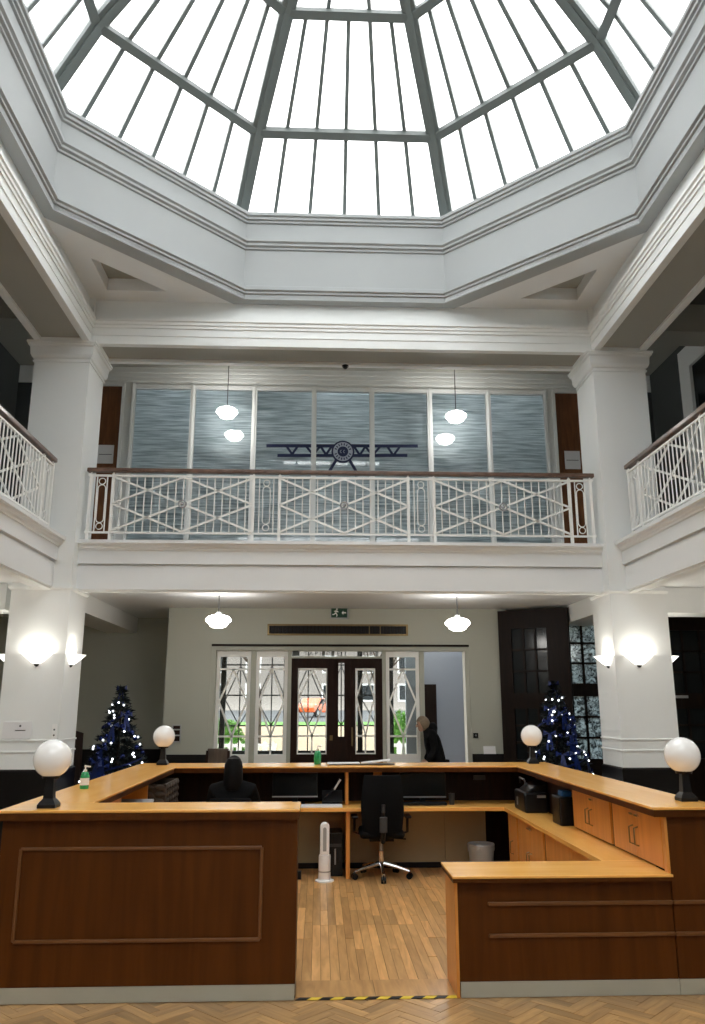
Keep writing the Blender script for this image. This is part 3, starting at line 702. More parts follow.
# dark oak screens
def screen(p, q, lab, cols, zs, mat, solid_low=True, name='oak_screen'):
    p, q = Vector((*p, 0)), Vector((*q, 0)); L = (q-p).length; ang = math.atan2(q.y-p.y, q.x-p.x)
    t = thing(name, lab, 'screen', p, ang)
    c0, c1 = cols[0], cols[-1]
    m_ = MB(); Z = 3.36
    m_.box(0, c0, -0.04, 0.04, 0, Z); m_.box(c1, L, -0.04, 0.04, 0, Z); 
    zz = [0.0]+[z for r in zs for z in r]+[Z]
    for i in range(0, len(zz), 2): m_.box(c0, c1, -0.04, 0.04, zz[i], zz[i+1])
    m_.build('frame', M['dark_wood'], t, world=False)
    for (z0, z1), rows in zip(zs, screen.rows):
        for i in range(1, len(cols)-1): MB().box(cols[i]-0.018, cols[i]+0.018, -0.03, 0.03, z0, z1).build('glazing_bar', M['dark_wood'], t, world=False)
        for j in range(1, rows): z = z0+(z1-z0)*j/rows; MB().box(c0, c1, -0.03, 0.03, z-0.016, z+0.016).build('glazing_bar', M['dark_wood'], t, world=False)
        for i in range(len(cols)-1):
            for j in range(rows):
                za, zb = z0+(z1-z0)*j/rows, z0+(z1-z0)*(j+1)/rows
                MB().box(cols[i], cols[i+1], -0.004, 0.004, za, zb).build('pane', mat, t, world=False)
    return t
screen.rows = (3, 3)
screen((2.72, 13.56), (3.72, 12.93), 'dark oak screen with black leaded panes, angled beside the tree', [0.22, 0.42, 0.62, 0.82], [(0.95, 1.75), (2.0, 3.05)], M['darkglass'])
screen((3.70, 13.55), (5.0, 13.55), 'dark oak screen with pale hammered glass panes beside the column', [0.14, 0.42, 0.70, 0.98, 1.2], [(0.95, 1.95), (2.16, 3.16)], M['obscure'])
screen((5.05, 13.55), (6.9, 13.55), 'dark oak screen with unlit panes right of the column', [0.2, 0.5, 0.8, 1.1, 1.4], [(0.95, 1.75), (2.0, 3.05)], M['darkglass'])
pt = MB().box(5.55, 5.85, 13.49, 13.505, 1.92, 1.965).build('door_plate', M['silver']); tag(pt, 'small pale sign plate on the dark screen right of the column', 'sign')
# black dado along the back wall
for i, (x0, x1, y0) in enumerate(((-2.86,-2.12,YB), (2.20,2.74,YB), (-XW,-2.87,15.3), )):
    b_ = MB().box(x0, x1, y0-0.03, y0, 0, 1.03).build('baseboard_%d' % (i+1), M['black_dado']); tag(b_, 'black dado along the back wall, %s' % ('between the tree and the entrance','right of the entrance','in the alcove behind the tree')[i], None, None, 'structure')

# ------------------------------------------------------------------ wall fittings
ex = thing('exit_sign', 'green emergency exit sign with running man above the vent', 'sign', (0.0, YB, 3.32))
MB().box(-0.15, 0.16, YB-0.05, YB-0.0, 3.225, 3.425).build('case', M['silver'], ex)
MB().box(-0.13, 0.14, YB-0.053, YB-0.05, 3.245, 3.405).build('face', M['green'], ex)
MB().poly([(0.045,YB-0.056,3.325),(0.075,YB-0.056,3.36),(0.075,YB-0.056,3.335),(0.12,YB-0.056,3.335),(0.12,YB-0.056,3.315),(0.075,YB-0.056,3.315),(0.075,YB-0.056,3.29)], (0,0.003,0)).build('arrow', M['white'], ex)
m_ = MB(); m_.ball((-0.035,YB-0.055,3.385), 0.014, 8, 6, (1,0.2,1))
for p, q in (((-0.04,3.365),(-0.055,3.32)), ((-0.055,3.32),(-0.03,3.29)), ((-0.03,3.29),(-0.04,3.26)), ((-0.055,3.32),(-0.085,3.295)), ((-0.085,3.295),(-0.11,3.295)), ((-0.04,3.36),(-0.01,3.335)), ((-0.04,3.36),(-0.08,3.345))):
    m_.bar((p[0],YB-0.055,p[1]), (q[0],YB-0.055,q[1]), 0.003, 0.016)
m_.build('running_man', M['white'], ex)
vt = thing('air_vent', 'long bronze framed air vent above the entrance doors', 'vent', (0, YB, 3.04))
frame_rect(MB(), -1.20, 1.17, 2.945, 3.135, 0.028, YB-0.03, YB).build('frame', M['brass'], vt)
MB().box(-1.172, 1.142, YB-0.008, YB-0.002, 2.973, 3.107).build('backing', M['black'], vt)
for i in range(38):
    x_ = -1.15+i*0.0615
    MB().box(x_, x_+0.012, YB-0.024, YB-0.008, 2.973, 3.107).build('louvre', M['dark_wood'] if i not in (27, 30) else M['brass'], vt)
nt_ = thing('wall_notice', 'white printed notice on the left column', 'notice', (-4.155, YC0, 1.5))
MB().box(-4.37, -4.005, YC0-0.012, YC0, 1.385, 1.60).build('sheet', M['paper'], nt_)
MB().box(-4.21, -4.08, YC0-0.014, YC0-0.012, 1.485, 1.495).build('print_line', M['darkgrey'], nt_); MB().ball((-4.15,YC0-0.013,1.545), 0.014, 8, 6, (1,0.2,1)).build('print_logo', M['darkgrey'], nt_)
sw = thing('socket_plate', 'narrow white switch plate on the left column above the plinth', 'switch', (-3.545, YC0-0.0, 1.47))
# the plate sits on the front face near its inner edge
MB().box(-3.745, -3.685, YC0-0.015, YC0, 1.37, 1.57).build('plate', M['white'], sw)
for z in (1.43, 1.50): MB().ball((-3.715, YC0-0.016, z), 0.012, 8, 6, (1,0.4,1)).build('button', M['darkgrey'], sw)
cp = thing('call_panel', 'small dark framed alarm panel on the pier left of the entrance', 'panel', (-2.62, YB, 1.35))
MB().box(-2.70, -2.56, YB-0.03, YB, 1.22, 1.50).build('case', M['silver'], cp)
for z0, z1 in ((1.24,1.32), (1.34,1.41), (1.43,1.48)): MB().box(-2.685, -2.575, YB-0.034, YB-0.03, z0, z1).build('window', M['mahog'], cp)
dk = thing('door_button', 'small black exit button on the right jamb of the entrance', 'switch', (2.16, YB, 1.32))
MB().box(2.225, 2.305, YB-0.02, YB, 1.28, 1.36).build('plate', M['black'], dk); MB().ball((2.265,YB-0.021,1.32), 0.015, 8, 6).build('button', M['silver'], dk)
cd = MB().bar((2.48, YB-0.05, 1.03), (2.48, YB-0.02, 1.15), 0.20, 0.006, (0,1,0)).build('card_sign', M['paper']); tag(cd, 'small white card standing on the dado right of the entrance', 'sign')
cm = thing('dome_camera', 'small black dome camera under the beam over the balcony', 'camera', (0.03, 11.4, ZB))
MB().lathe([(0.0,0.0),(0.05,0.0),(0.05,-0.02),(0.04,-0.02)], 16, (0.03,11.42,ZB)).build('mount', M['black'], cm, True); MB().ball((0.03,11.42,ZB-0.025), 0.036, 12, 8).build('lens_dome', M['black'], cm, True)

# ------------------------------------------------------------------ lamps
def pendant(loc, z_top, lab):
    t = thing('pendant_lamp', lab, 'lamp', (loc[0], loc[1], z_top), 0, 'schoolhouse pendant lamps')
    x_, y_, zc = loc
    MB().lathe([(0.0,0.0),(0.14,0.0),(0.14,-0.03),(0.11,-0.045),(0.0,-0.045)], 24, (x_,y_,z_top)).build('ceiling_rose', M['rose'], t, True)
    MB().tube([(x_,y_,z_top-0.04),(x_,y_,zc+0.11)], 0.008, 6).build('cord', M['darkgrey'], t, True)
    MB().lathe([(0.0,0.13),(0.035,0.13),(0.04,0.09),(0.05,0.085)], 16, (x_,y_,zc)).build('gallery', M['silver'], t, True)
    MB().lathe([(0.045,0.092),(0.08,0.086),(0.145,0.062),(0.178,0.028),(0.182,0.008),(0.168,-0.012),(0.14,-0.035),(0.12,-0.07),(0.08,-0.092),(0.0,-0.10)], 28, (x_,y_,zc)).build('shade', M['lamp'], t, True)
pendant((-1.785, 11.65, 2.985), 3.41, 'lit white pendant lamp under the balcony, left of the exit sign')
pendant((1.685, 11.65, 2.955), 3.41, 'lit white pendant lamp under the balcony, right of the exit sign')
pendant((-1.945, 13.0, 6.675), 7.75, 'lit white pendant lamp before the balcony windows, left of the emblem')
pendant((2.0, 13.0, 6.66), 7.75, 'lit white pendant lamp before the balcony windows, right of the emblem')
for sx, lab in ((-1,'left'), (1,'right')):  # lamps added out of view to lift the light in the lower hall
    for y_, o_ in ((9.0,'far'), (5.5,'middle'), (2.0,'near')):
        pendant((sx*5.2, y_, 2.97), 3.40, 'unseen white pendant lamp added as fill under the %s gallery, %s one' % (lab, o_))
def sconce(p, rz, lab):
    t = thing('wall_sconce', lab, 'lamp', p, rz, 'uplighter sconces on the columns')
    # half bowl on the wall plane y=0, opening to -y
    pr = [(0.035,-0.13),(0.075,-0.108),(0.135,-0.055),(0.195,0.0),(0.188,0.0),(0.130,-0.048),(0.07,-0.10),(0.035,-0.12)]
    MB().lathe(pr, 20, (0,0,0), PI, 2*PI).build('bowl', M['sconce'], t, True, world=False)
    MB().lathe([(0.0,-0.165),(0.02,-0.16),(0.038,-0.13),(0.0,-0.128)], 14, (0,0,0), PI, 2*PI).build('finial', M['darkgrey'], t, True, world=False)
    l = bpy.data.lights.new('bulb', 'POINT'); l.energy = 2.1; l.color = (1.0,0.93,0.82); l.shadow_soft_size = 0.03
    lo = bpy.data.objects.new('bulb', l); COL.objects.link(lo); lo.parent = t; lo.location = (0,-0.075,0.0)
for sx, lab in ((-1,'left'), (1,'right')):
    xm = sx*4.02 if sx < 0 else 3.985
    sconce((xm, YC0-0.001, 2.46), 0, 'lit uplighter sconce on the front of the %s column' % lab)
    # inner side face, outer side face
    sconce((sx*(XC0-0.001), 11.05, 2.46), -sx*PI/2, 'lit uplighter sconce on the inner side of the %s column' % lab)
    sconce((sx*(XC1+0.001), 11.05, 2.46), sx*PI/2, 'lit uplighter sconce on the outer side of the %s column' % lab)
def globe_lamp(loc, lab):
    t = thing('globe_lamp', lab, 'lamp', loc, 0, 'white globe lamps on the counter')
    m_ = MB(); m_.rect(-0.045,0.045,-0.045,0.045,[(0.015,0.0),(0.015,0.022),(0.004,0.04),(-0.012,0.06),(-0.020,0.19),(-0.016,0.195)]); m_.build('post', M['black'], t, world=False, bevel=0.004)
    MB().lathe([(0.0,0.185),(0.055,0.185),(0.058,0.195),(0.058,0.206),(0.0,0.206)], 20).build('collar', M['black'], t, True, world=False)
    pr = []
    for i in range(25):
        a_ = -1.12+(PI/2+1.12)*i/24; pr.append((0.124*math.cos(a_), 0.312+0.124*math.sin(a_)))
    MB().lathe(pr, 36).build('globe', M['opal'], t, True, world=False)
ZT = 1.14
globe_lamp((-2.12, 5.72, ZT), 'white globe lamp on the counter beside the green soap bottle')
globe_lamp((2.30, 5.93, ZT), 'white globe lamp on the counter above the right end panel')
globe_lamp((-2.11, 9.68, ZT), 'smaller looking white globe lamp at the far left counter corner')
globe_lamp((2.19, 9.72, ZT), 'smaller looking white globe lamp by the blue tree at the far counter corner')

# ------------------------------------------------------------------ reception counter
XO = 2.40; XI = 1.90; YI = 9.33; YO = 9.95; TT = 0.018
ct = thing('counter_worktop', 'polished light wood worktop running round the reception counter', 'worktop', (0, 7.7, ZT-TT))
MB().box(-XO, -0.445, YF-0.05, 5.99, ZT-TT, ZT).build('near_section', M['top'], ct, bevel=0.006)
MB().box(-XO, -XI, 5.99, YI, ZT-TT, ZT).build('side_section', M['topy'], ct, bevel=0.004)
MB().box(-XO, XO, YI, YO, ZT-TT, ZT).build('back_section', M['top'], ct, bevel=0.006)
MB().box(XI, XO, YF-0.05, YI, ZT-TT, ZT).build('side_section', M['topy'], ct, bevel=0.004)
m_ = MB(); zl = ZT-TT-0.045; 
m_.box(-XO+0.005, -0.45, YF-0.047, 5.985, zl, ZT-TT); m_.box(-XO+0.015, -XI-0.015, 5.975, YI, zl, ZT-TT); m_.box(-XO+0.015, XO-0.015, YI+0.015, YO-0.015, zl, ZT-TT); m_.box(XI+0.015, XO-0.015, YF-0.035, YI+0.015, zl, ZT-TT)
m_.build('lipping', M['panel'], ct)
ZD = 0.725; DT = 0.04
dt = thing('desk_worktop', 'low light wood desktop inside the counter and on the near right unit', 'worktop', (1.2, 6.0, ZD-DT))
MB().box(0.545, 2.0, YF-0.06, 6.05, ZD-0.016, ZD).build('near_section', M['top'], dt, bevel=0.004)
MB().box(0.55, 2.0, YF-0.055, 6.045, ZD-DT, ZD-0.016).build('lipping', M['panel'], dt)
MB().box(1.70, 2.32, 6.05, 9.15, ZD-DT, ZD).build('side_section', M['topy'], dt, bevel=0.003)
MB().box(-XO+0.05, 2.32, 9.15, 9.80, ZD-DT, ZD).build('back_section', M['top'], dt, bevel=0.004)
MB().box(-XO+0.05, -1.75, 6.1, 9.15, ZD-DT, ZD).build('side_section', M['topy'], dt, bevel=0.003)

z0c = zl
# near left unit
u = thing('counter_unit', 'near left counter unit with tall brown front panel and framed moulding', 'counter', (-1.4, YF, 0))
MB().box(-2.37, -0.46, YF, 5.96, 0.093, z0c).build('body', M['panel'], u, bevel=0.003)
MB().box(-2.37, -0.465, YF-0.006, YF+0.02, 0.004, 0.093).build('kick_plate', M['kick'], u)
MB().box(-2.36, -0.47, YF+0.02, 5.95, 0.0, 0.093).build('plinth', M['black'], u)
for p, q in (((-2.235,0.90),(-0.69,0.90)), ((-2.235,0.355),(-0.69,0.355)), ((-2.235,0.355),(-2.235,0.90)), ((-0.69,0.355),(-0.69,0.90))):
    MB().bar((p[0],YF-0.006,p[1]), (q[0],YF-0.006,q[1]), 0.016, 0.022).build('moulding', M['mould'], u, bevel=0.005)
lk = MB().box(-0.46, -0.435, 5.78, 5.81, 0.67, 0.72).build('lock', M['black'], u)
# left run
u = thing('counter_unit', 'left side run of the counter with dark inner shelves', 'counter', (-2.2, 7.6, 0))
MB().box(-2.37, -2.33, 5.965, 9.14, 0.0, z0c).build('outer_panel', M['panel'], u); MB().box(-2.33, -1.95, 5.97, 6.0, 0, z0c).build('end_panel', M['panel'], u)
for y_ in (7.1, 8.2): MB().box(-2.33, -1.97, y_, y_+0.03, ZD, z0c).build('divider', M['cabinet'], u)
MB().box(-2.33, -1.95, 6.02, 7.08, 0.80, 0.82).build('shelf', M['cabinet'], u)
MB().box(-1.97, -1.95, 6.02, 7.06, 0.90, z0c-0.005).build('drawer', M['cabinet'], u)
MB().box(-1.85, -1.80, 6.1, 9.1, 0, ZD-DT).build('inner_panel', M['cabinet'], u)
# back run
u = thing('counter_unit', 'back run of the counter behind the office chair', 'counter', (0, 9.85, 0))
MB().box(-2.33, 2.33, 9.88, 9.92, 0.0, z0c).build('outer_panel', M['mahog'], u)
MB().box(-2.33, 2.33, 9.82, 9.88, ZD, z0c).build('upstand', M['mahog'], u)
for x_ in (-2.37, 2.33): MB().box(x_, x_+0.04, 9.15, 9.92, 0.0, z0c).build('return_panel', M['panel'], u)
for x0, x1 in ((-1.9,-1.02), (-1.01,-0.02), (0.04,1.14), (1.145,1.62)):
    MB().box(x0, x1, 9.80, 9.82, 0.06, ZD-DT).build('modesty_panel', plain('modesty_panel_%d' % int(x0*100), (0.34,0.28,0.17), 0.45, var=0.05), u)
MB().box(-2.3, 2.3, 9.79, 9.88, 0.0, 0.06).build('skirting', M['black'], u)
for x_ in (0.0,): MB().box(x_-0.02, x_+0.022, 9.22, 9.80, 0.0, ZD-DT).build('desk_leg', M['cabinet'], u)
MB().box(-0.02, 0.015, 9.45, 9.82, ZD, z0c).build('upright', M['cabinet'], u)
MB().box(-1.3, -1.27, 9.45, 9.82, ZD, z0c).build('upright', M['mahog'], u)
MB().box(0.32, 0.42, 9.81, 9.82, 0.98, 1.06).build('socket', M['cabinet'], u)
MB().box(1.50, 1.64, 9.805, 9.82, 0.95, 1.0).build('socket', M['darkgrey'], u)
# right run outer panel and end panel
u = thing('counter_unit', 'right side run of the counter with tall end panel', 'counter', (2.3, 7.6, 0))
MB().box(2.33, 2.37, 5.65, 9.14, 0.0, z0c).build('outer_panel', M['panel'], u)
MB().box(2.005, 2.37, YF-0.002, 5.65, 0.093, z0c).build('end_panel', M['panel'], u, bevel=0.003)
MB().box(1.985, 2.005, YF-0.01, 5.65, ZD, z0c).build('edge_strip', M['cabinet'], u)
MB().box(2.003, 2.37, YF-0.010, YF-0.002, 0.004, 0.093).build('kick_plate', M['kick'], u)
for z in (0.548, 0.36): MB().bar((2.003,YF-0.010,z), (2.36,YF-0.010,z), 0.016, 0.024).build('moulding', M['mould'], u, bevel=0.005)
MB().box(2.06, 2.08, 7.62, 9.14, ZD, z0c).build('inner_panel', M['mahog'], u)
# near right unit
u = thing('counter_unit', 'low near right counter unit with light top and twin mouldings', 'counter', (1.3, YF, 0))
MB().box(0.585, 2.0, YF, 5.98, 0.093, ZD-DT).build('body', M['panel'], u, bevel=0.003)
MB().box(0.565, 0.585, YF-0.002, 6.0, 0.0, ZD-DT).build('end_panel', M['cabinet'], u)
MB().box(0.59, 2.0, YF-0.008, YF+0.0, 0.004, 0.093).build('kick_plate', M['kick'], u)
MB().box(0.59, 2.0, YF+0.005, 5.64, 0.0, 0.09).build('plinth', M['black'], u)
for z in (0.548, 0.36): MB().bar((0.78,YF-0.008,z), (2.0,YF-0.008,z), 0.016, 0.024).build('moulding', M['mould'], u, bevel=0.005)
# upper cabinets on the right desk
def cabinet(xf, xb, y0, y1, z0, z1, lab, group, split=True, knobs=1, nm='cupboard'):
    t = thing(nm, lab, 'cupboard', ((xf+xb)/2, (y0+y1)/2, z0), 0, group)
    MB().box(xf+0.02, xb, y0, y1, z0, z1).build('carcass', M['mahog'], t)
    ym = (y0+y1)/2
    rng = ((y0+0.012, ym-0.002), (ym+0.002, y1-0.012)) if split else ((y0+0.012, y1-0.012),)
    for i, (a_, b_) in enumerate(rng):
        d_ = MB().box(xf, xf+0.02, a_, b_, z0+0.012, z1-0.008).build('door', M['cabinet'], t, bevel=0.002)
        yh = (b_-0.045 if i == 0 else a_+0.045) if split else (a_+b_)/2
        zc = (z0+z1)/2-0.02
        h_ = MB().tube([(xf, yh, zc+0.065),(xf-0.03, yh, zc+0.055),(xf-0.03, yh, zc-0.055),(xf, yh, zc-0.065)], 0.006, 6).build('handle', M['brass'], t, True); h_.parent = d_; h_.matrix_parent_inverse = Matrix.Identity(4)
        if i < knobs:
            k_ = MB().box(xf-0.012, xf, yh-0.035, yh+0.035, z1-0.06, z1-0.045).build('catch', M['chrome'], t); k_.parent = d_; k_.matrix_parent_inverse = Matrix.Identity(4)
        for ch in d_.children: ch.matrix_parent_inverse = Matrix.Identity(4)
    return t
cabinet(1.99, 2.32, 5.66, 6.60, ZD, z0c, 'upper wooden cupboard next to the tall end panel', 'wooden cupboards of the right counter run', True, 2)
cabinet(1.99, 2.32, 6.64, 7.62, ZD, z0c, 'upper wooden cupboard beside the dark bottle box', 'wooden cupboards of the right counter run', True, 1)
cabinet(1.73, 2.30, 6.10, 7.66, 0.06, ZD-DT, 'lower wooden cupboard nearest the low unit, under the desktop', 'wooden cupboards of the right counter run', True, 0)
cabinet(1.73, 2.30, 7.72, 8.68, 0.06, ZD-DT, 'lower wooden cupboard with twin handles in the middle of the right run', 'wooden cupboards of the right counter run', True, 2)
cabinet(1.73, 2.30, 8.72, 9.12, 0.06, ZD-DT, 'narrow lower wooden cupboard beside the waste bin', 'wooden cupboards of the right counter run', False, 0)

# hazard tape at the threshold
tp = thing('hazard_tape', 'yellow and black hazard tape across the counter gap', 'tape', (0.05, YF+0.02, 0))
x_ = -0.46; k = 0
while x_ < 0.555:
    x1_ = min(x_+0.073, 0.56); sl_ = 0.03
    MB().poly([(x_, YF-0.005, 0.0025), (x1_, YF-0.005, 0.0025), (x1_+sl_, YF+0.04, 0.0025), (x_+sl_, YF+0.04, 0.0025)], (0,0,0.002)).build('stripe', M['black'] if k % 2 == 0 else M['yellow'], tp)
    x_ = x1_; k += 1

# ------------------------------------------------------------------ things in and on the counter
def bottle(loc, lab, sc):
    t = thing('soap_bottle', lab, 'bottle', loc, 0, 'green hand gel bottles')
    MB().lathe([(0,0),(0.034*sc,0),(0.036*sc,0.01*sc),(0.036*sc,0.10*sc),(0.028*sc,0.125*sc),(0.014*sc,0.135*sc),(0,0.135*sc)], 18).build('body', M['greenliq'], t, True, world=False)
    MB().lathe([(0.0365*sc,0.03*sc),(0.0368*sc,0.03*sc),(0.0368*sc,0.085*sc),(0.0365*sc,0.085*sc)], 18).build('label', M['paper'] if sc < 1.05 else M['greenliq'], t, True, world=False)
    m_ = MB().lathe([(0.015*sc,0.133*sc),(0.015*sc,0.15*sc),(0.006*sc,0.152*sc),(0.006*sc,0.175*sc),(0.0,0.178*sc)], 12)
    m_.bar((-0.008*sc,0,0.178*sc), (0.04*sc,0,0.172*sc), 0.014*sc, 0.011*sc); m_.build('pump', M['white'], t, True, world=False)
bottle((-2.235, 6.96, ZT), 'green soap bottle with white pump beside the near left globe lamp', 1.0)
bottle((-0.335, 9.66, ZT), 'green gel bottle on the back counter before the entrance doors', 1.15)
bk = thing('open_folder', 'open white papers in a dark folder on the back counter', 'papers', (0.16, 9.64, ZT))
MB().box(-0.20, 0.55, 9.53, 9.78, ZT, ZT+0.006).build('cover', M['black'], bk)
MB().poly([(-0.22,9.54,ZT+0.008),(0.15,9.54,ZT+0.012),(0.15,9.77,ZT+0.012),(-0.22,9.77,ZT+0.008)], (0,0,0.008)).build('page', M['paper'], bk)
MB().poly([(0.17,9.54,ZT+0.012),(0.50,9.54,ZT+0.045),(0.50,9.77,ZT+0.045),(0.17,9.77,ZT+0.012)], (0,0,0.008)).build('page', M['paper'], bk)
ps_ = MB().box(-0.66, -0.06, 9.18, 9.42, ZD, ZD+0.012).build('paper_sheets', M['paper']); tag(ps_, 'white papers on the back desk left of the chair', 'papers')
p2 = MB().box(0.19, 0.42, 9.20, 9.38, ZD, ZD+0.012).build('paper_sheets', M['paper']); tag(p2, 'white paper on the desk just behind the office chair', 'papers')
def monitor(x0, x1, y_, z0, z1, lab):
    t = thing('monitor', lab, 'monitor', ((x0+x1)/2, y_, ZD), 0, 'black monitors on the back desk')
    MB().box(x0, x1, y_, y_+0.04, z0, z1).build('case', M['black'], t, bevel=0.006)
    MB().box(x0+0.012, x1-0.012, y_-0.002, y_, z0+0.02, z1-0.012).build('screen', M['darkglass'], t)
    MB().box(x0, x1, y_-0.004, y_, z0, z0+0.012).build('lower_bezel', M['silver'], t)
    xm = (x0+x1)/2; MB().box(xm-0.03, xm+0.03, y_+0.02, y_+0.05, ZD+0.01, z0+0.06).build('neck', M['black'], t)
    MB().box(xm-0.11, xm+0.11, y_-0.04, y_+0.12, ZD, ZD+0.014).build('foot', M['black'], t, bevel=0.004)
monitor(-0.84, -0.33, 9.50, 0.80, 1.058, 'black monitor on the back desk between the seated person and the phone')
monitor(0.60, 1.12, 9.50, 0.79, 1.058, 'black monitor on the back desk right of the office chair')
kb = MB().box(0.62, 1.10, 9.30, 9.44, ZD, ZD+0.03).build('keyboard', M['black'], bevel=0.004); tag(kb, 'black keyboard before the right monitor', 'keyboard')
cu = thing('desk_cup', 'small dark tumbler beside the right monitor', 'cup', (1.17, 9.40, ZD)); MB().lathe([(0,0),(0.03,0),(0.034,0.12),(0.03,0.12),(0.028,0.01),(0,0.01)], 16).build('body', M['darkgrey'], cu, True, world=False)
tp_ = thing('desk_phone', 'black desk phone with silver handset edge by the wooden upright', 'phone', (-0.17, 9.55, ZD))
MB().poly([(-0.28,9.44,ZD),(-0.05,9.44,ZD),(-0.05,9.44,ZD+0.03),(-0.28,9.44,ZD+0.03)], (0,0.20,0)).build('base', M['black'], tp_)
MB().poly([(-0.28,9.46,ZD+0.03),(-0.05,9.46,ZD+0.03),(-0.05,9.62,ZD+0.14),(-0.28,9.62,ZD+0.14)], (0,0.015,-0.02)).build('keypad', M['darkgrey'], tp_)
MB().tube([(-0.26,9.46,ZD+0.06),(-0.15,9.46,ZD+0.17),(-0.08,9.46,ZD+0.27)], [0.02,0.013,0.02], 8).build('handset', M['black'], tp_, True)
MB().bar((-0.145,9.438,ZD+0.16),(-0.075,9.438,ZD+0.27), 0.006, 0.022).build('handset_edge', M['chrome'], tp_)
pc = thing('computer_tower', 'black computer tower under the back desk beside the wooden leg', 'computer', (-0.13, 9.55, 0))
MB().box(-0.22, -0.05, 9.35, 9.75, 0.0, 0.44).build('case', M['black'], pc, bevel=0.006); MB().box(-0.205, -0.065, 9.344, 9.35, 0.30, 0.33).build('drive_slot', M['darkgrey'], pc); MB().box(-0.14, -0.125, 9.344, 9.35, 0.12, 0.28).build('trim_strip', M['silver'], pc)
# black printer on the right desk and bottle box
pr = thing('printer', 'black desktop printer in the far right corner of the desk', 'printer', (1.98, 8.85, ZD))
MB().box(1.80, 2.05, 8.62, 9.08, ZD, ZD+0.20).build('body', M['black'], pr, bevel=0.02); MB().poly([(1.84,8.66,ZD+0.20),(2.05,8.66,ZD+0.20),(2.05,8.66,ZD+0.30),(1.92,8.66,ZD+0.26)], (0,0.38,0)).build('scanner_lid', M['black'], pr, bevel=0.01)
MB().tube([(1.84,8.70,ZD+0.26),(1.83,8.72,ZD+0.32),(1.85,9.0,ZD+0.32),(1.86,9.02,ZD+0.26)], 0.010, 6).build('tray_handle', M['darkgrey'], pr, True)
MB().box(1.795, 1.80, 8.92, 8.95, ZD+0.05, ZD+0.13).build('front_strip', M['silver'], pr); MB().box(1.93, 2.02, 8.612, 8.62, ZD+0.15, ZD+0.175).build('badge', M['silver'], pr)
bx_ = thing('drink_cooler_box', 'black box with a blue bottle cap beside the upper cupboards', 'box', (2.0, 7.85, ZD))
MB().box(1.90, 2.055, 7.72, 7.98, ZD, ZD+0.25).build('body', M['black'], bx_, bevel=0.012); MB().box(1.94, 2.03, 7.76, 7.90, ZD+0.25, ZD+0.30).build('cap', plain('blue_cap', (0.01,0.09,0.28), 0.4), bx_, bevel=0.01)
# waste bin
wb = thing('waste_bin', 'grey wire waste bin with liner beside the lower cupboards', 'bin', (1.49, 9.45, 0))
MB().lathe([(0,0.005),(0.115,0.005),(0.12,0.0),(0.145,0.30),(0.139,0.30),(0.113,0.012),(0,0.012)], 28).build('body', M['frost'], wb, True, world=False)
MB().tube([(0.144*math.cos(2*PI*k/28), 0.144*math.sin(2*PI*k/28), 0.30) for k in range(28)], 0.008, 6, closed=True).build('rim', M['silver'], wb, True, world=False)
m_ = MB()
for k in range(24):
    a_ = 2*PI*k/24; m_.add([(0.147*math.cos(a_),0.147*math.sin(a_),0.312),(0.147*math.cos(a_+0.27),0.147*math.sin(a_+0.27),0.312),(0.150*math.cos(a_+0.27),0.150*math.sin(a_+0.27),0.25+0.03*math.sin(k*2.1)),(0.150*math.cos(a_),0.150*math.sin(a_),0.25+0.03*math.sin((k-1)*2.1))], [(0,1,2,3)])
m_.build('liner', M['frost'], wb, world=False)
# tower fan
fn = thing('tower_fan', 'white tower fan standing on the boards inside the counter', 'fan', (-0.25, 9.12, 0))
MB().lathe([(0,0),(0.10,0),(0.10,0.012),(0.085,0.018),(0,0.018)], 30).build('base', M['white'], fn, True, world=False)
MB().lathe([(0,0.018),(0.062,0.018),(0.064,0.03),(0.064,0.09)], 28).build('lower_body', M['white'], fn, True, world=False)
MB().lathe([(0.061,0.09),(0.061,0.105)], 28).build('seam_ring', M['silver'], fn, True, world=False)
MB().lathe([(0.064,0.105),(0.064,0.245),(0.06,0.26),(0,0.26)], 28).build('motor_body', M['white'], fn, True, world=False)
m_ = MB()
for i in range(13):
    a_ = PI*i/12
pts_o = [(0.050*math.cos(PI*k/12), 0.0, 0.535+0.050*math.sin(PI*k/12)) for k in range(13)]
m_.poly([(-0.05,-0.045,0.26),(0.05,-0.045,0.26)]+[(x1_,-0.045,z1_) for x1_,_,z1_ in pts_o], (0,0.09,0)); m_.build('loop', M['white'], fn, world=False, bevel=0.015)
MB().poly([(-0.018,-0.047,0.30),(0.018,-0.047,0.30)]+[(0.36*x1_,-0.047,0.52+0.36*(z1_-0.535)) for x1_,_,z1_ in pts_o], (0,0.004,0)).build('air_slot', M['frost'], fn, world=False)
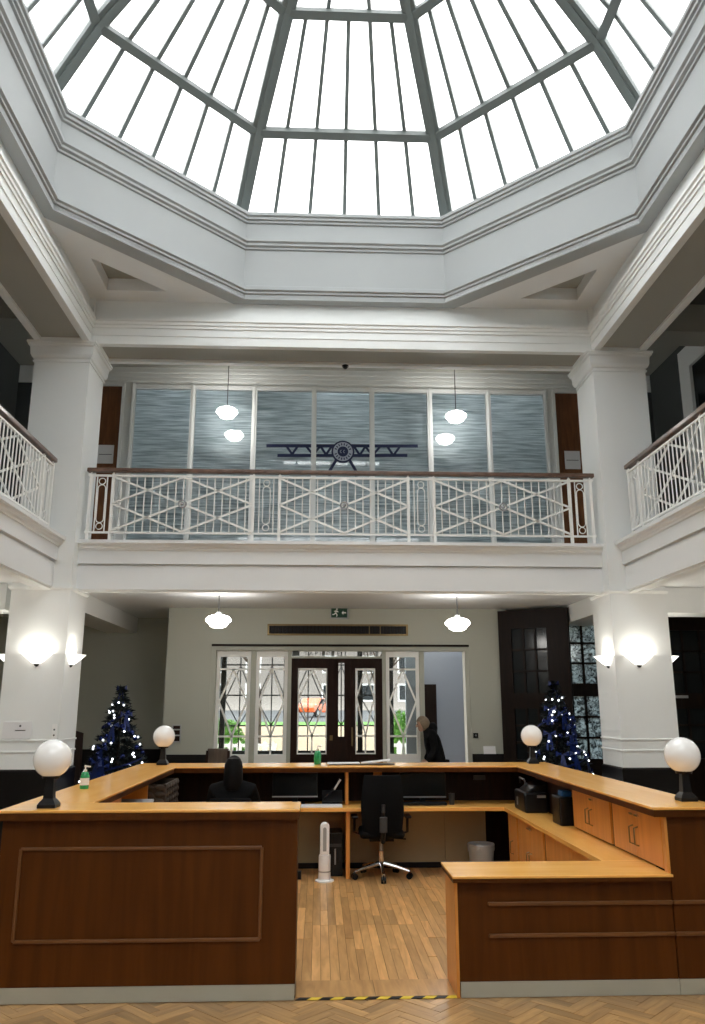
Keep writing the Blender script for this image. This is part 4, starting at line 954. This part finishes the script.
# dark wicker basket and silver phone on the left desk
wk = thing('wicker_basket', 'dark wicker basket under the left counter', 'basket', (-1.98, 8.3, ZD))
MB().rect(-2.15, -1.80, 8.25, 8.95, [(0.0,ZD),(0.0,ZD+0.33),(-0.02,ZD+0.33),(-0.02,ZD+0.02)]).build('body', M['bark'], wk)
for i in range(5):
    z_ = ZD+0.04+0.065*i
    for j in range(5):
        y_ = 8.27+0.14*j; MB().ball((-1.80, y_+0.06, z_), 0.03, 8, 6, (0.5,2.1,0.9)).build('weave', M['bark'], wk, True)
for j in range(3):
    for i in range(5): MB().ball((-2.09+0.115*j, 8.25, ZD+0.04+0.065*i), 0.03, 8, 6, (1.8,0.5,0.9)).build('weave', M['bark'], wk, True)
lp = thing('label_printer', 'silver lidded machine on the left desk before the basket', 'machine', (-1.95, 7.5, ZD))
MB().box(-2.12, -1.80, 7.35, 7.68, ZD, ZD+0.14).build('body', M['black'], lp, bevel=0.012); MB().poly([(-2.12,7.35,ZD+0.14),(-1.80,7.35,ZD+0.14),(-1.80,7.68,ZD+0.24),(-2.12,7.68,ZD+0.24)], (0,0,0.02)).build('lid', M['silver'], lp, bevel=0.006)

# office chair
oc = thing('office_chair', 'black mesh backed office chair on chrome star base before the back desk', 'chair', (0.365, 9.28, 0))
def ocb(mb_, nm, mat, sm=True, par=None):
    o = mb_.build(nm, mat, oc if par is None else par, sm, world=False); return o
for k in range(5):
    a_ = -PI/2+2*PI*k/5; c_, s_ = math.cos(a_), math.sin(a_); R_ = 0.31
    lg = ocb(MB().tube([(0.03*c_,0.03*s_,0.145),(0.17*c_,0.17*s_,0.115),(R_*c_,R_*s_,0.078)], [0.024,0.02,0.015], 8), 'leg', M['chrome'])
    m_ = MB()
    for sd_ in (-1, 1):
        px, py = -s_*0.016*sd_, c_*0.016*sd_
        m_.tube([(R_*c_+px-s_*sd_*-0.010, R_*s_+py+c_*sd_*-0.010, 0.032), (R_*c_+px+ -s_*sd_*0.010, R_*s_+py+c_*sd_*0.010, 0.032)], 0.032, 14)
    m_.tube([(R_*c_,R_*s_,0.03),(R_*c_,R_*s_,0.08)], 0.008, 6)
    ocb(m_, 'caster', M['black'], True, lg)
ocb(MB().tube([(0,0,0.12),(0,0,0.27)], 0.03, 12), 'gas_column', M['chrome']); ocb(MB().tube([(0,0,0.25),(0,0,0.40)], 0.022, 12), 'piston', M['silver'])
ocb(MB().box(-0.13,0.13,-0.12,0.12,0.38,0.42), 'mechanism', M['black'], False)
ocb(MB().bar((0.1,0,0.40),(0.27,-0.02,0.39), 0.014, 0.014), 'lever', M['black'], False)
st = MB().box(-0.24,0.24,-0.23,0.24,0.42,0.50).build('seat', M['blackcloth'], oc, True, 0.035, False)
# backrest: curved panel towards the viewer (-y)
m_ = MB(); nx, nz = 10, 12; gv = []
for side_ in (0, 1):
    for j in range(nz+1):
        for i in range(nx+1):
            u_ = -1+2*i/nx; v_ = j/nz; hw = 0.225*(0.86+0.16*math.sin(PI*min(1, v_*0.9+0.1)))
            gv.append((u_*hw, -0.25-0.05*math.sin(v_*2.4)+0.05*u_*u_*(-1)*-1 + (0.03 if side_ else 0), 0.47+v_*0.60))
gf = []; N1 = (nx+1)*(nz+1)
for j in range(nz):
    for i in range(nx):
        a_ = j*(nx+1)+i; gf.append((a_, a_+1, a_+nx+2, a_+nx+1)); gf.append((N1+a_, N1+a_+nx+1, N1+a_+nx+2, N1+a_+1))
for i in range(nx):
    gf.append((i, N1+i, N1+i+1, i+1)); a_ = nz*(nx+1)+i; gf.append((a_, a_+1, N1+a_+1, N1+a_))
for j in range(nz):
    a_ = j*(nx+1); gf.append((a_, a_+nx+1, N1+a_+nx+1, N1+a_)); a_ += nx; gf.append((a_, N1+a_, N1+a_+nx+1, a_+nx+1))
m_.add(gv, gf); bkr = ocb(m_, 'backrest', M['blackcloth'])
ocb(MB().tube([(0,-0.02,0.41),(0,-0.24,0.40),(0,-0.33,0.50),(0,-0.34,0.72)], [0.028,0.028,0.024,0.018], 8), 'back_stem', M['black'])
MB().box(-0.042,0.042,-0.365,-0.345,0.50,0.66).build('back_plate', M['darkgrey'], oc, world=False, bevel=0.01); ocb(MB().tube([(0,-0.35,0.70),(0,-0.35,0.78)], 0.022, 10), 'height_knob', M['darkgrey'])
for sx in (-1, 1):
    ar = ocb(MB().tube([(sx*0.22,0.02,0.44),(sx*0.29,0.02,0.46),(sx*0.29,0.0,0.615)], 0.016, 8), 'arm', M['black'])
    MB().box(sx*0.29-0.035, sx*0.29+0.035, -0.11, 0.13, 0.61, 0.635).build('arm_pad', M['black'], ar, False, 0.01, False)

# ------------------------------------------------------------------ people
def skin_obj(name, verts, edges, radii, mat, parent, root=0, sub=2):
    me = bpy.data.meshes.new(name); me.from_pydata(verts, edges, []); o = bpy.data.objects.new(name, me); COL.objects.link(o); o.parent = parent
    me.materials.append(mat)
    o.modifiers.new('skin', 'SKIN'); s_ = o.modifiers.new('sub', 'SUBSURF'); s_.levels = sub; s_.render_levels = sub
    for i, r in enumerate(radii):
        d = me.skin_vertices[0].data[i]; d.radius = r if isinstance(r, tuple) else (r, r); d.use_root = (i == root)
    me.polygons.foreach_set('use_smooth', [True]*len(me.polygons))
    return o
def head(par, c, ang, hair, back, turn=0.0):
    """c: head centre; ang: heading of the face about z; returns hair etc. parented to par"""
    R_ = Matrix.Translation(Vector(c)) @ Matrix.Rotation(ang, 4, 'Z') @ Matrix.Rotation(turn, 4, 'X')
    def put(mb_, nm, mat):
        mb_.v = [tuple(R_ @ Vector(p)) for p in mb_.v]; return mb_.build(nm, mat, par, True, world=False)
    m_ = MB().ball((0,0,0), 0.1, 20, 14, (0.76,0.95,1.15)); m_.ball((0,-0.045,-0.065), 0.055, 12, 8, (0.85,0.85,0.9)); put(m_, 'face', M['skin'])
    put(MB().ball((0,-0.10,-0.01), 0.016, 8, 6, (0.8,1.2,1.5)), 'nose', M['skin'])
    for s_ in (-1, 1):
        put(MB().ball((s_*0.030,-0.084,0.012), 0.011, 8, 6), 'eye', M['darkgrey']); put(MB().ball((s_*0.077,0.01,-0.005), 0.022, 8, 6, (0.4,0.8,1.3)), 'ear', M['skin'])
    put(MB().ball((0,-0.089,-0.055), 0.02, 8, 6, (1.2,0.4,0.35)), 'mouth', plain('lip', (0.35,0.14,0.12), 0.5))
    # hair cap
    m_ = MB(); n_, k_ = 22, 12
    vs = []
    for i in range(k_+1):
        a_ = PI/2 - (PI*0.80 if back else PI*0.62)*i/k_
        for k in range(n_):
            b_ = 2*PI*k/n_; f_ = math.sin(b_)   # f_=-1 at the face
            lim = -0.02 if f_ < -0.55 else -9
            z = 0.122*math.sin(a_); z = max(z, 0.052) if f_ < -0.5 else z
            rr = 0.112*max(math.cos(a_), 0.62 if i > k_*0.55 else 0)
            vs.append((rr*0.82*math.cos(b_), rr*1.0*math.sin(b_)+0.008, z*1.05))
    fs = [(i*n_+k, i*n_+(k+1) % n_, (i+1)*n_+(k+1) % n_, (i+1)*n_+k) for i in range(k_) for k in range(n_)]
    m_.add(vs, fs); put(m_, 'hair', hair)
def hand(par, w, d, mat, side=1):
    """five short finger chains from a palm at wrist w pointing along d"""
    w, d = Vector(w), Vector(d).normalized(); s_ = d.cross(Vector((0,0,1)))
    if s_.length < 0.1: s_ = Vector((1,0,0))
    s_.normalize(); up_ = s_.cross(d)
    m_ = MB(); m_.tube([w-d*0.01, w+d*0.03, w+d*0.085], [0.024,0.034,0.032], 10)
    for k, L in enumerate((0.065,0.078,0.072,0.055)):
        b_ = w+d*0.08+s_*(-0.026+0.0175*k); m_.tube([b_, b_+d*L*0.45-up_*0.006, b_+d*L*0.8-up_*0.026, b_+d*L-up_*0.045], [0.009,0.0085,0.008,0.006], 6)
    b_ = w+d*0.03+s_*side*0.03; m_.tube([b_, b_+d*0.03+s_*side*0.02-up_*0.01, b_+d*0.055+s_*side*0.022-up_*0.025], [0.011,0.010,0.007], 6)
    return m_.build('hand', mat, par, True, world=False)
# standing person in the doorway: leaning forward, facing towards the left
P1 = thing('person', 'person in black hooded coat with light hair leaning in the entrance doorway', 'person', (1.56, 13.42, 0))
v = [(0.07,0,0.88),(0.02,0,1.02),(-0.035,0,1.20),(-0.085,0,1.36),(-0.13,-0.005,1.43),(-0.165,-0.005,1.47),      # 0 pelvis .. 5 head base
     (-0.06,-0.17,1.34),(-0.03,-0.22,1.10),(-0.16,-0.21,0.93),(-0.06,0.17,1.34),(-0.02,0.21,1.10),(-0.14,0.19,0.93),
     (0.08,-0.09,0.84),(0.05,-0.10,0.47),(0.10,-0.10,0.09),(0.0,-0.10,0.04),(0.08,0.09,0.84),(0.02,0.10,0.47),(0.02,0.10,0.09),(-0.08,0.10,0.04)]
e = [(0,1),(1,2),(2,3),(3,4),(4,5),(3,6),(6,7),(7,8),(3,9),(9,10),(10,11),(0,12),(12,13),(13,14),(14,15),(0,16),(16,17),(17,18),(18,19)]
r = [(0.13,0.16),(0.13,0.15),(0.135,0.16),(0.12,0.16),0.07,0.06,0.075,0.06,0.05,0.075,0.06,0.05,0.095,0.065,0.045,0.035,0.095,0.065,0.045,0.035]
skin_obj('body', v, e, r, M['blackcloth'], P1)
# coat skirt and hood
m_ = MB(); m_.lathe([(0.20,0.0),(0.19,0.12),(0.165,0.35)], 24, (0.065,0,0.60)); m_.build('coat_skirt', M['blackcloth'], P1, True, world=False)
m_ = MB(); m_.ball((-0.035,0,1.44), 0.10, 16, 10, (0.85,1.15,0.95)); m_.build('hood', M['blackcloth'], P1, True, world=False)
head(P1, (-0.195,-0.005,1.51), -PI/2, M['hairlight'], True, 0.25)
hand(P1, (-0.16,-0.21,0.93), (-0.5,0,-0.6), M['skin']); hand(P1, (-0.14,0.19,0.93), (-0.5,0,-0.6), M['skin'])
# seated person behind the near left counter, seen from the back
P2 = thing('person', 'dark haired person in black sitting at the back desk, facing the entrance', 'person', (-1.20, 8.72, 0))
v = [(0,0,0.52),(0,-0.02,0.66),(0,-0.03,0.84),(0,-0.02,0.98),(0,0,1.06),(0,0.01,1.10),
     (-0.19,-0.01,0.96),(-0.24,0.10,0.78),(-0.14,0.36,0.79),(0.19,-0.01,0.96),(0.24,0.10,0.78),(0.14,0.36,0.79),
     (-0.10,0.03,0.50),(-0.12,0.42,0.50),(-0.12,0.44,0.08),(-0.12,0.54,0.04),(0.10,0.03,0.50),(0.12,0.42,0.50),(0.12,0.44,0.08),(0.12,0.54,0.04)]
r = [(0.16,0.13),(0.15,0.12),(0.16,0.115),(0.15,0.10),0.06,0.055,0.075,0.055,0.04,0.075,0.055,0.04,0.09,0.07,0.045,0.035,0.09,0.07,0.045,0.035]
skin_obj('body', v, e, r, M['blackcloth'], P2)
head(P2, (0,0.02,1.17), PI, M['hairdark'], True)
m_ = MB(); m_.lathe([(0.0,0.10),(0.06,0.09),(0.092,0.03),(0.098,-0.06),(0.10,-0.16),(0.085,-0.22),(0.0,-0.24)], 20, (0,-0.035,1.18)); m_.build('long_hair', M['hairdark'], P2, True, world=False)
hand(P2, (-0.14,0.36,0.79), (0.1,1,0.0), M['skin'], 1); hand(P2, (0.14,0.36,0.79), (-0.1,1,0.0), M['skin'], -1)
# the stool the seated person uses
sc_ = thing('desk_stool', 'black padded chair under the seated person', 'chair', (-1.20, 8.72, 0))
MB().box(-0.23,0.23,-0.20,0.22,0.33,0.40).build('seat', M['blackcloth'], sc_, True, 0.03, False); MB().tube([(0,0,0.05),(0,0,0.34)], 0.03, 10).build('post', M['black'], sc_, True, world=False)
for k in range(5):
    a_ = 2*PI*k/5+0.3; MB().tube([(0,0,0.08),(0.28*math.cos(a_),0.28*math.sin(a_),0.03)], [0.025,0.02], 8).build('leg', M['black'], sc_, True, world=False)
MB().box(-0.21,0.21,-0.26,-0.22,0.50,0.90).build('backrest', M['blackcloth'], sc_, True, 0.02, False); MB().bar((0,-0.1,0.35),(0,-0.235,0.40),0.05,0.02).build('back_bracket', M['black'], sc_, world=False); MB().bar((0,-0.235,0.39),(0,-0.24,0.55),0.05,0.02,(0,1,0)).build('back_bracket', M['black'], sc_, world=False)

# ------------------------------------------------------------------ Christmas trees
def xmas_tree(loc, Ht, Rb, lab, seed, ribbon):
    rd = random.Random(seed)
    t = thing('christmas_tree', lab, 'tree', loc, 0, 'blue decorated Christmas trees')
    MB().tube([(0,0,0.05),(0,0,Ht*0.95)], [0.035,0.012], 8).build('trunk', M['bark'], t, True, world=False)
    MB().lathe([(0,0),(0.22,0),(0.20,0.03),(0.05,0.10),(0,0.10)], 20).build('stand', M['black'], t, True, world=False)
    m_ = MB(); tiers = 15
    for i in range(tiers):
        f_ = i/(tiers-1); z = 0.22+(Ht-0.30)*f_; R_ = Rb*(1-f_)**0.9+0.05; nb_ = int(9+16*(1-f_))
        for k in range(nb_):
            a_ = 2*PI*(k+rd.random()*0.7)/nb_; L = R_*rd.uniform(0.8, 1.08); c_, s_ = math.cos(a_), math.sin(a_)
            for q in range(int(12+24*L/Rb)):
                d = L*(0.15+0.85*rd.random()); zz = z+0.10*(1-d/max(L,0.01))-0.05*d/Rb+rd.uniform(-0.03,0.03)
                p = Vector((c_*d, s_*d, zz)); w_ = 0.034; ln = rd.uniform(0.05,0.10)
                dr = Vector((c_+rd.uniform(-0.9,0.9), s_+rd.uniform(-0.9,0.9), rd.uniform(-0.3,0.7))).normalized()
                sd_ = dr.cross(Vector((rd.uniform(-1,1),rd.uniform(-1,1),rd.uniform(-1,1)))).normalized()
                m_.add([p-sd_*w_*0.5, p+sd_*w_*0.5, p+dr*ln], [(0,1,2)])
    m_.build('foliage', M['needle'], t, world=False, kind='stuff')
    def surf(z_, a_, o_=0.0):
        f_ = (z_-0.22)/(Ht-0.30); R_ = Rb*max(0, 1-f_)**0.9+0.05+o_; return (R_*math.cos(a_), R_*math.sin(a_), z_)
    lm = MB().ball((0,0,0), 0.014, 8, 6).mesh('fairy_light', M['fairy'], True); bm_ = MB().ball((0,0,0), 0.035, 14, 10).mesh('bauble', M['bluedark'], True)
    for k in range(30+ribbon*2):
        z_ = 0.4+(Ht-0.6)*(rd.random()**1.1); inst(lm, 'fairy_light', t, surf(z_, rd.uniform(PI, 2*PI), 0.01))
    for k in range(26):
        z_ = 0.35+(Ht-0.7)*(rd.random()**1.2); inst(bm_, 'bauble', t, surf(z_, rd.uniform(PI, 2*PI), -0.01))
    for k in range(ribbon):       # satin bows and streamers
        z_ = Ht*rd.uniform(0.45, 0.85); a_ = rd.uniform(1.15*PI, 1.85*PI); p = Vector(surf(z_, a_, 0.03)); m_ = MB()
        for s_ in (-1, 1):
            ta = Vector((-math.sin(a_), math.cos(a_), 0))*s_; o_ = Vector((math.cos(a_), math.sin(a_), 0))
            m_.add([p, p+ta*0.09+Vector((0,0,0.05)), p+ta*0.10-Vector((0,0,0.03)), p+o_*0.03+ta*0.05], [(0,1,3),(0,3,2),(1,2,3)])
            m_.add([p-ta*0.012, p+ta*0.02, p+ta*0.06-Vector((0,0,0.22))+o_*0.04, p+ta*0.015-Vector((0,0,0.24))+o_*0.04], [(0,1,2,3)])
        m_.build('bow', M['blue'], t, world=False)
    m_ = MB(); n_ = 150
    vs = []
    for i in range(n_):
        f_ = i/(n_-1); z_ = 0.45+(Ht-0.62)*f_; a_ = 0.4+f_*13; x_, y_, _ = surf(z_, a_, 0.015)
        vs += [(x_*0.97, y_*0.97, z_-0.012), (x_*0.98, y_*0.98, z_+0.012)]
    m_.add(vs, [(2*i, 2*i+2, 2*i+3, 2*i+1) for i in range(n_-1)]); m_.build('ribbon_garland', M['blue'], t, world=False)
    m_ = MB()
    for s_ in (-1, 1):
        m_.add([(0,0,Ht-0.02),(s_*0.075,-0.02,Ht+0.05),(s_*0.085,-0.02,Ht-0.03),(s_*0.045,-0.05,Ht)], [(0,1,3),(0,3,2),(1,2,3)])
        m_.add([(0,-0.02,Ht-0.03),(s_*0.02,-0.03,Ht-0.03),(s_*0.06,-0.06,Ht-0.22),(s_*0.02,-0.06,Ht-0.22)], [(0,1,2,3)])
    m_.build('top_bow', M['blue'], t, world=False)
xmas_tree((-3.27, 12.4, 0), 2.05, 0.62, 'dark Christmas tree with blue ribbons in front of the alcove', 3, 7)
xmas_tree((3.24, 12.32, 0), 2.12, 0.64, 'dark Christmas tree with blue tinsel and white lights by the oak screens', 5, 13)
# wooden board leaning by the left tree, wooden chair by the entrance
lb = MB().poly([(-4.40,12.95,0.0),(-3.95,12.95,0.0),(-4.02,13.2,1.38),(-4.25,13.2,1.45)], (0,0.03,0)).build('easel_board', M['mahog']); tag(lb, 'brown wooden board leaning between the left column and tree', 'board')
wc = thing('side_chair', 'brown wooden chair at the left foot of the entrance screens', 'chair', (-1.93, 13.2, 0))
MB().box(-0.21,0.21,-0.20,0.20,0.43,0.47).build('seat', M['mahog'], wc, world=False, bevel=0.01); MB().poly([(-0.18,0.19,0.62),(0.18,0.19,0.62),(0.17,0.24,1.13),(-0.17,0.24,1.13)], (0,0.025,0)).build('backrest', wood('chair_walnut', (0.05,0.028,0.015), (0.10,0.06,0.035), (6,6,1), 3), wc, world=False, bevel=0.008)
for sx in (-1, 1):
    MB().bar((sx*0.18,-0.17,0),(sx*0.18,-0.17,0.43),0.04,0.04).build('leg', M['mahog'], wc, world=False); MB().bar((sx*0.18,0.18,0),(sx*0.17,0.23,1.10),0.04,0.04,(0,1,0)).build('leg', M['mahog'], wc, world=False)

# ------------------------------------------------------------------ outside the entrance
def slope(y_): return max(0.0, (y_-24.0)*0.022)
m_ = MB(); m_.add([(-40,15.4,-0.1),(40,15.4,-0.1),(40,15.4,0.0),(-40,15.4,0.0),(-40,24,0.0),(40,24,0.0),(-40,52,slope(52)),(40,52,slope(52)),(-40,52,-0.1),(40,52,-0.1)], [(3,2,5,4),(4,5,7,6),(0,1,2,3),(6,7,9,8)])
struct('ground_street', m_, M['paving'], 'sandy paved forecourt outside the entrance')
m_ = MB(); m_.add([(-60,52,slope(52)),(60,52,slope(52)),(60,53,slope(53)+0.15),(-60,53,slope(53)+0.15),(60,54,slope(54)),(-60,54,slope(54))], [(0,1,2,3),(3,2,4,5)])
struct('lawn_verge', m_, M['hedge'], 'strip of green verge beside the road')
m_ = MB(); m_.add([(-60,54,slope(54)),(60,54,slope(54)),(60,84,slope(84)),(-60,84,slope(84))], [(0,1,2,3)])
struct('road', m_, M['asphalt'], 'grey road beyond the forecourt')
def hedge(x0, x1, y_, h, lab, seed):
    rd = random.Random(seed); xc = (x0+x1)/2; rx = (x1-x0)/2; t = thing('bush', lab, 'bush', (xc, y_, 0.0)); m_ = MB()
    for k in range(3000):
        a_, b_ = rd.uniform(0, 2*PI), math.asin(rd.random()); r_ = rd.uniform(0.85, 1.05)
        p = Vector((xc+rx*r_*math.cos(b_)*math.cos(a_), y_+0.5*r_*math.cos(b_)*math.sin(a_), 0.25+(h-0.25)*r_*math.sin(b_))); d = 0.06
        q = [p+Vector((rd.uniform(-d,d),rd.uniform(-d,d),rd.uniform(-d,d))) for _ in range(3)]; m_.add(q, [(0,1,2)])
    m_.build('foliage', M['hedge'], t, kind='stuff'); MB().lathe([(0.05,0.0),(0.06,0.4)], 10, (xc,y_,0.0)).ball((xc,y_,0.25), 1.0, 16, 10, (rx*0.86,0.43,(h-0.25)*0.86)).build('core', M['hedge'], t)
hedge(-3.45, -2.10, 21.5, 1.42, 'rounded green bush outside seen through the leftmost entrance screen', 1)
hedge(1.25, 2.35, 21.5, 1.60, 'rounded green bush outside seen through the right entrance screen', 2)
def fence(x0, x1, y_, lab):
    t = thing('picket_fence', lab, 'fence', ((x0+x1)/2, y_, 0.05)); x_ = x0; me = MB().poly([(0,0,0),(0.13,0,0),(0.13,0,0.82),(0.065,0,0.92),(0,0,0.82)], (0,0.03,0)).mesh('picket', M['white'])
    while x_ < x1: inst(me, 'picket', t, (x_-(x0+x1)/2, 0, 0)); x_ += 0.21
    for z in (0.3, 0.75): MB().box(x0, x1, y_+0.03, y_+0.06, 0.05+z, 0.13+z).build('rail', M['white'], t)
fence(-3.6, -1.35, 20.6, 'white picket fence before the bush behind the left screens'); fence(1.2, 2.5, 20.6, 'white picket fence before the bush behind the right screen')
def street_tree(x_, y_, h, lab, seed):
    rd = random.Random(seed); t = thing('street_tree', lab, 'tree', (x_, y_, slope(y_)))
    m_ = MB(); tips = []
    def grow(p, d, L, r, lv):
        q = p+d*L; m_.tube([p, q], [r, r*0.65], 6); 
        if lv == 0: tips.append(q); return
        for k in range(3):
            nd = (d+Vector((rd.uniform(-0.8,0.8), rd.uniform(-0.8,0.8), rd.uniform(0.0,0.5)))).normalized(); grow(q, nd, L*0.68, r*0.6, lv-1)
    grow(Vector((0,0,0)), Vector((0,0,1)), h*0.34, 0.11, 4); m_.build('trunk', M['bark'], t, world=False)
    f_ = MB()
    for p in tips:
        for k in range(5):
            q = p+Vector((rd.uniform(-0.3,0.3),rd.uniform(-0.3,0.3),rd.uniform(-0.3,0.3))); f_.add([q+Vector((rd.uniform(-.1,.1),rd.uniform(-.1,.1),rd.uniform(-.1,.1))) for _ in range(3)], [(0,1,2)])
    f_.build('leaves', M['hedge2'], t, world=False, kind='stuff')
street_tree(-2.75, 34.0, 6.0, 'dark thin street tree seen through the second entrance screen', 4)
street_tree(2.35, 36.0, 6.0, 'dark thin street tree seen through the right entrance screen', 9)
# orange car, side on
car = thing('car', 'orange hatchback parked across the road outside the entrance', 'car', (-0.55, 66.0, slope(66)), math.radians(62))
side_ = [(-1.9,0.35),(-1.95,0.75),(-1.7,0.95),(-1.25,1.02),(-0.7,1.45),(0.6,1.47),(1.35,1.05),(1.85,0.9),(1.95,0.55),(1.9,0.33)]
MB().poly([(x_, -0.85, z_) for x_, z_ in side_], (0,1.7,0)).build('body', M['orange'], car, world=False, bevel=0.08)
MB().poly([(-1.05,-0.862,1.02),(-0.62,-0.862,1.38),(-0.05,-0.862,1.40),(-0.05,-0.862,1.02)], (0,0.01,0)).build('window', M['darkglass'], car, world=False); MB().poly([(0.03,-0.862,1.02),(0.03,-0.862,1.40),(0.55,-0.862,1.38),(1.1,-0.862,1.03)], (0,0.01,0)).build('window', M['darkglass'], car, world=False)
for x_ in (-1.25, 1.25):
    w_ = MB().tube([(x_,-0.88,0.32),(x_,-0.66,0.32)], 0.32, 20).build('wheel', M['tyre'], car, True, world=False); MB().tube([(x_,-0.89,0.32),(x_,-0.87,0.32)], 0.19, 16).build('hub_cap', M['silver'], w_, True)
# house opposite
Yh = 86; zh = slope(84)
hs = thing('house', 'pale house with slate roof across the road', 'building', (0, Yh, zh))
MB().box(-30, 30, Yh, Yh+8, zh-1, zh+6.5).build('wall', M['brickwall'], hs); MB().poly([(-30.3,Yh-0.4,zh+6.4),(-30.3,Yh+4,zh+10.5),(-30.3,Yh+8.4,zh+6.4)], (60.6,0,0)).build('roof', M['roofslate'], hs)
for x_ in range(-16, 17, 4):
    for z_ in (zh+0.9, zh+3.8):
        w_ = MB().box(x_, x_+1.6, Yh-0.06, Yh, z_, z_+1.8).build('window', M['white'], hs); MB().box(x_+0.15, x_+1.45, Yh-0.09, Yh-0.06, z_+0.15, z_+1.65).build('pane', M['darkglass'], w_)
struct('trim_3', MB().box(-3.0, 1.3, 15.2, 15.9, 3.1, 3.5).box(-3.0, -2.9, 15.2, 15.9, 0, 3.1), M['sage'], 'porch head outside the entrance')
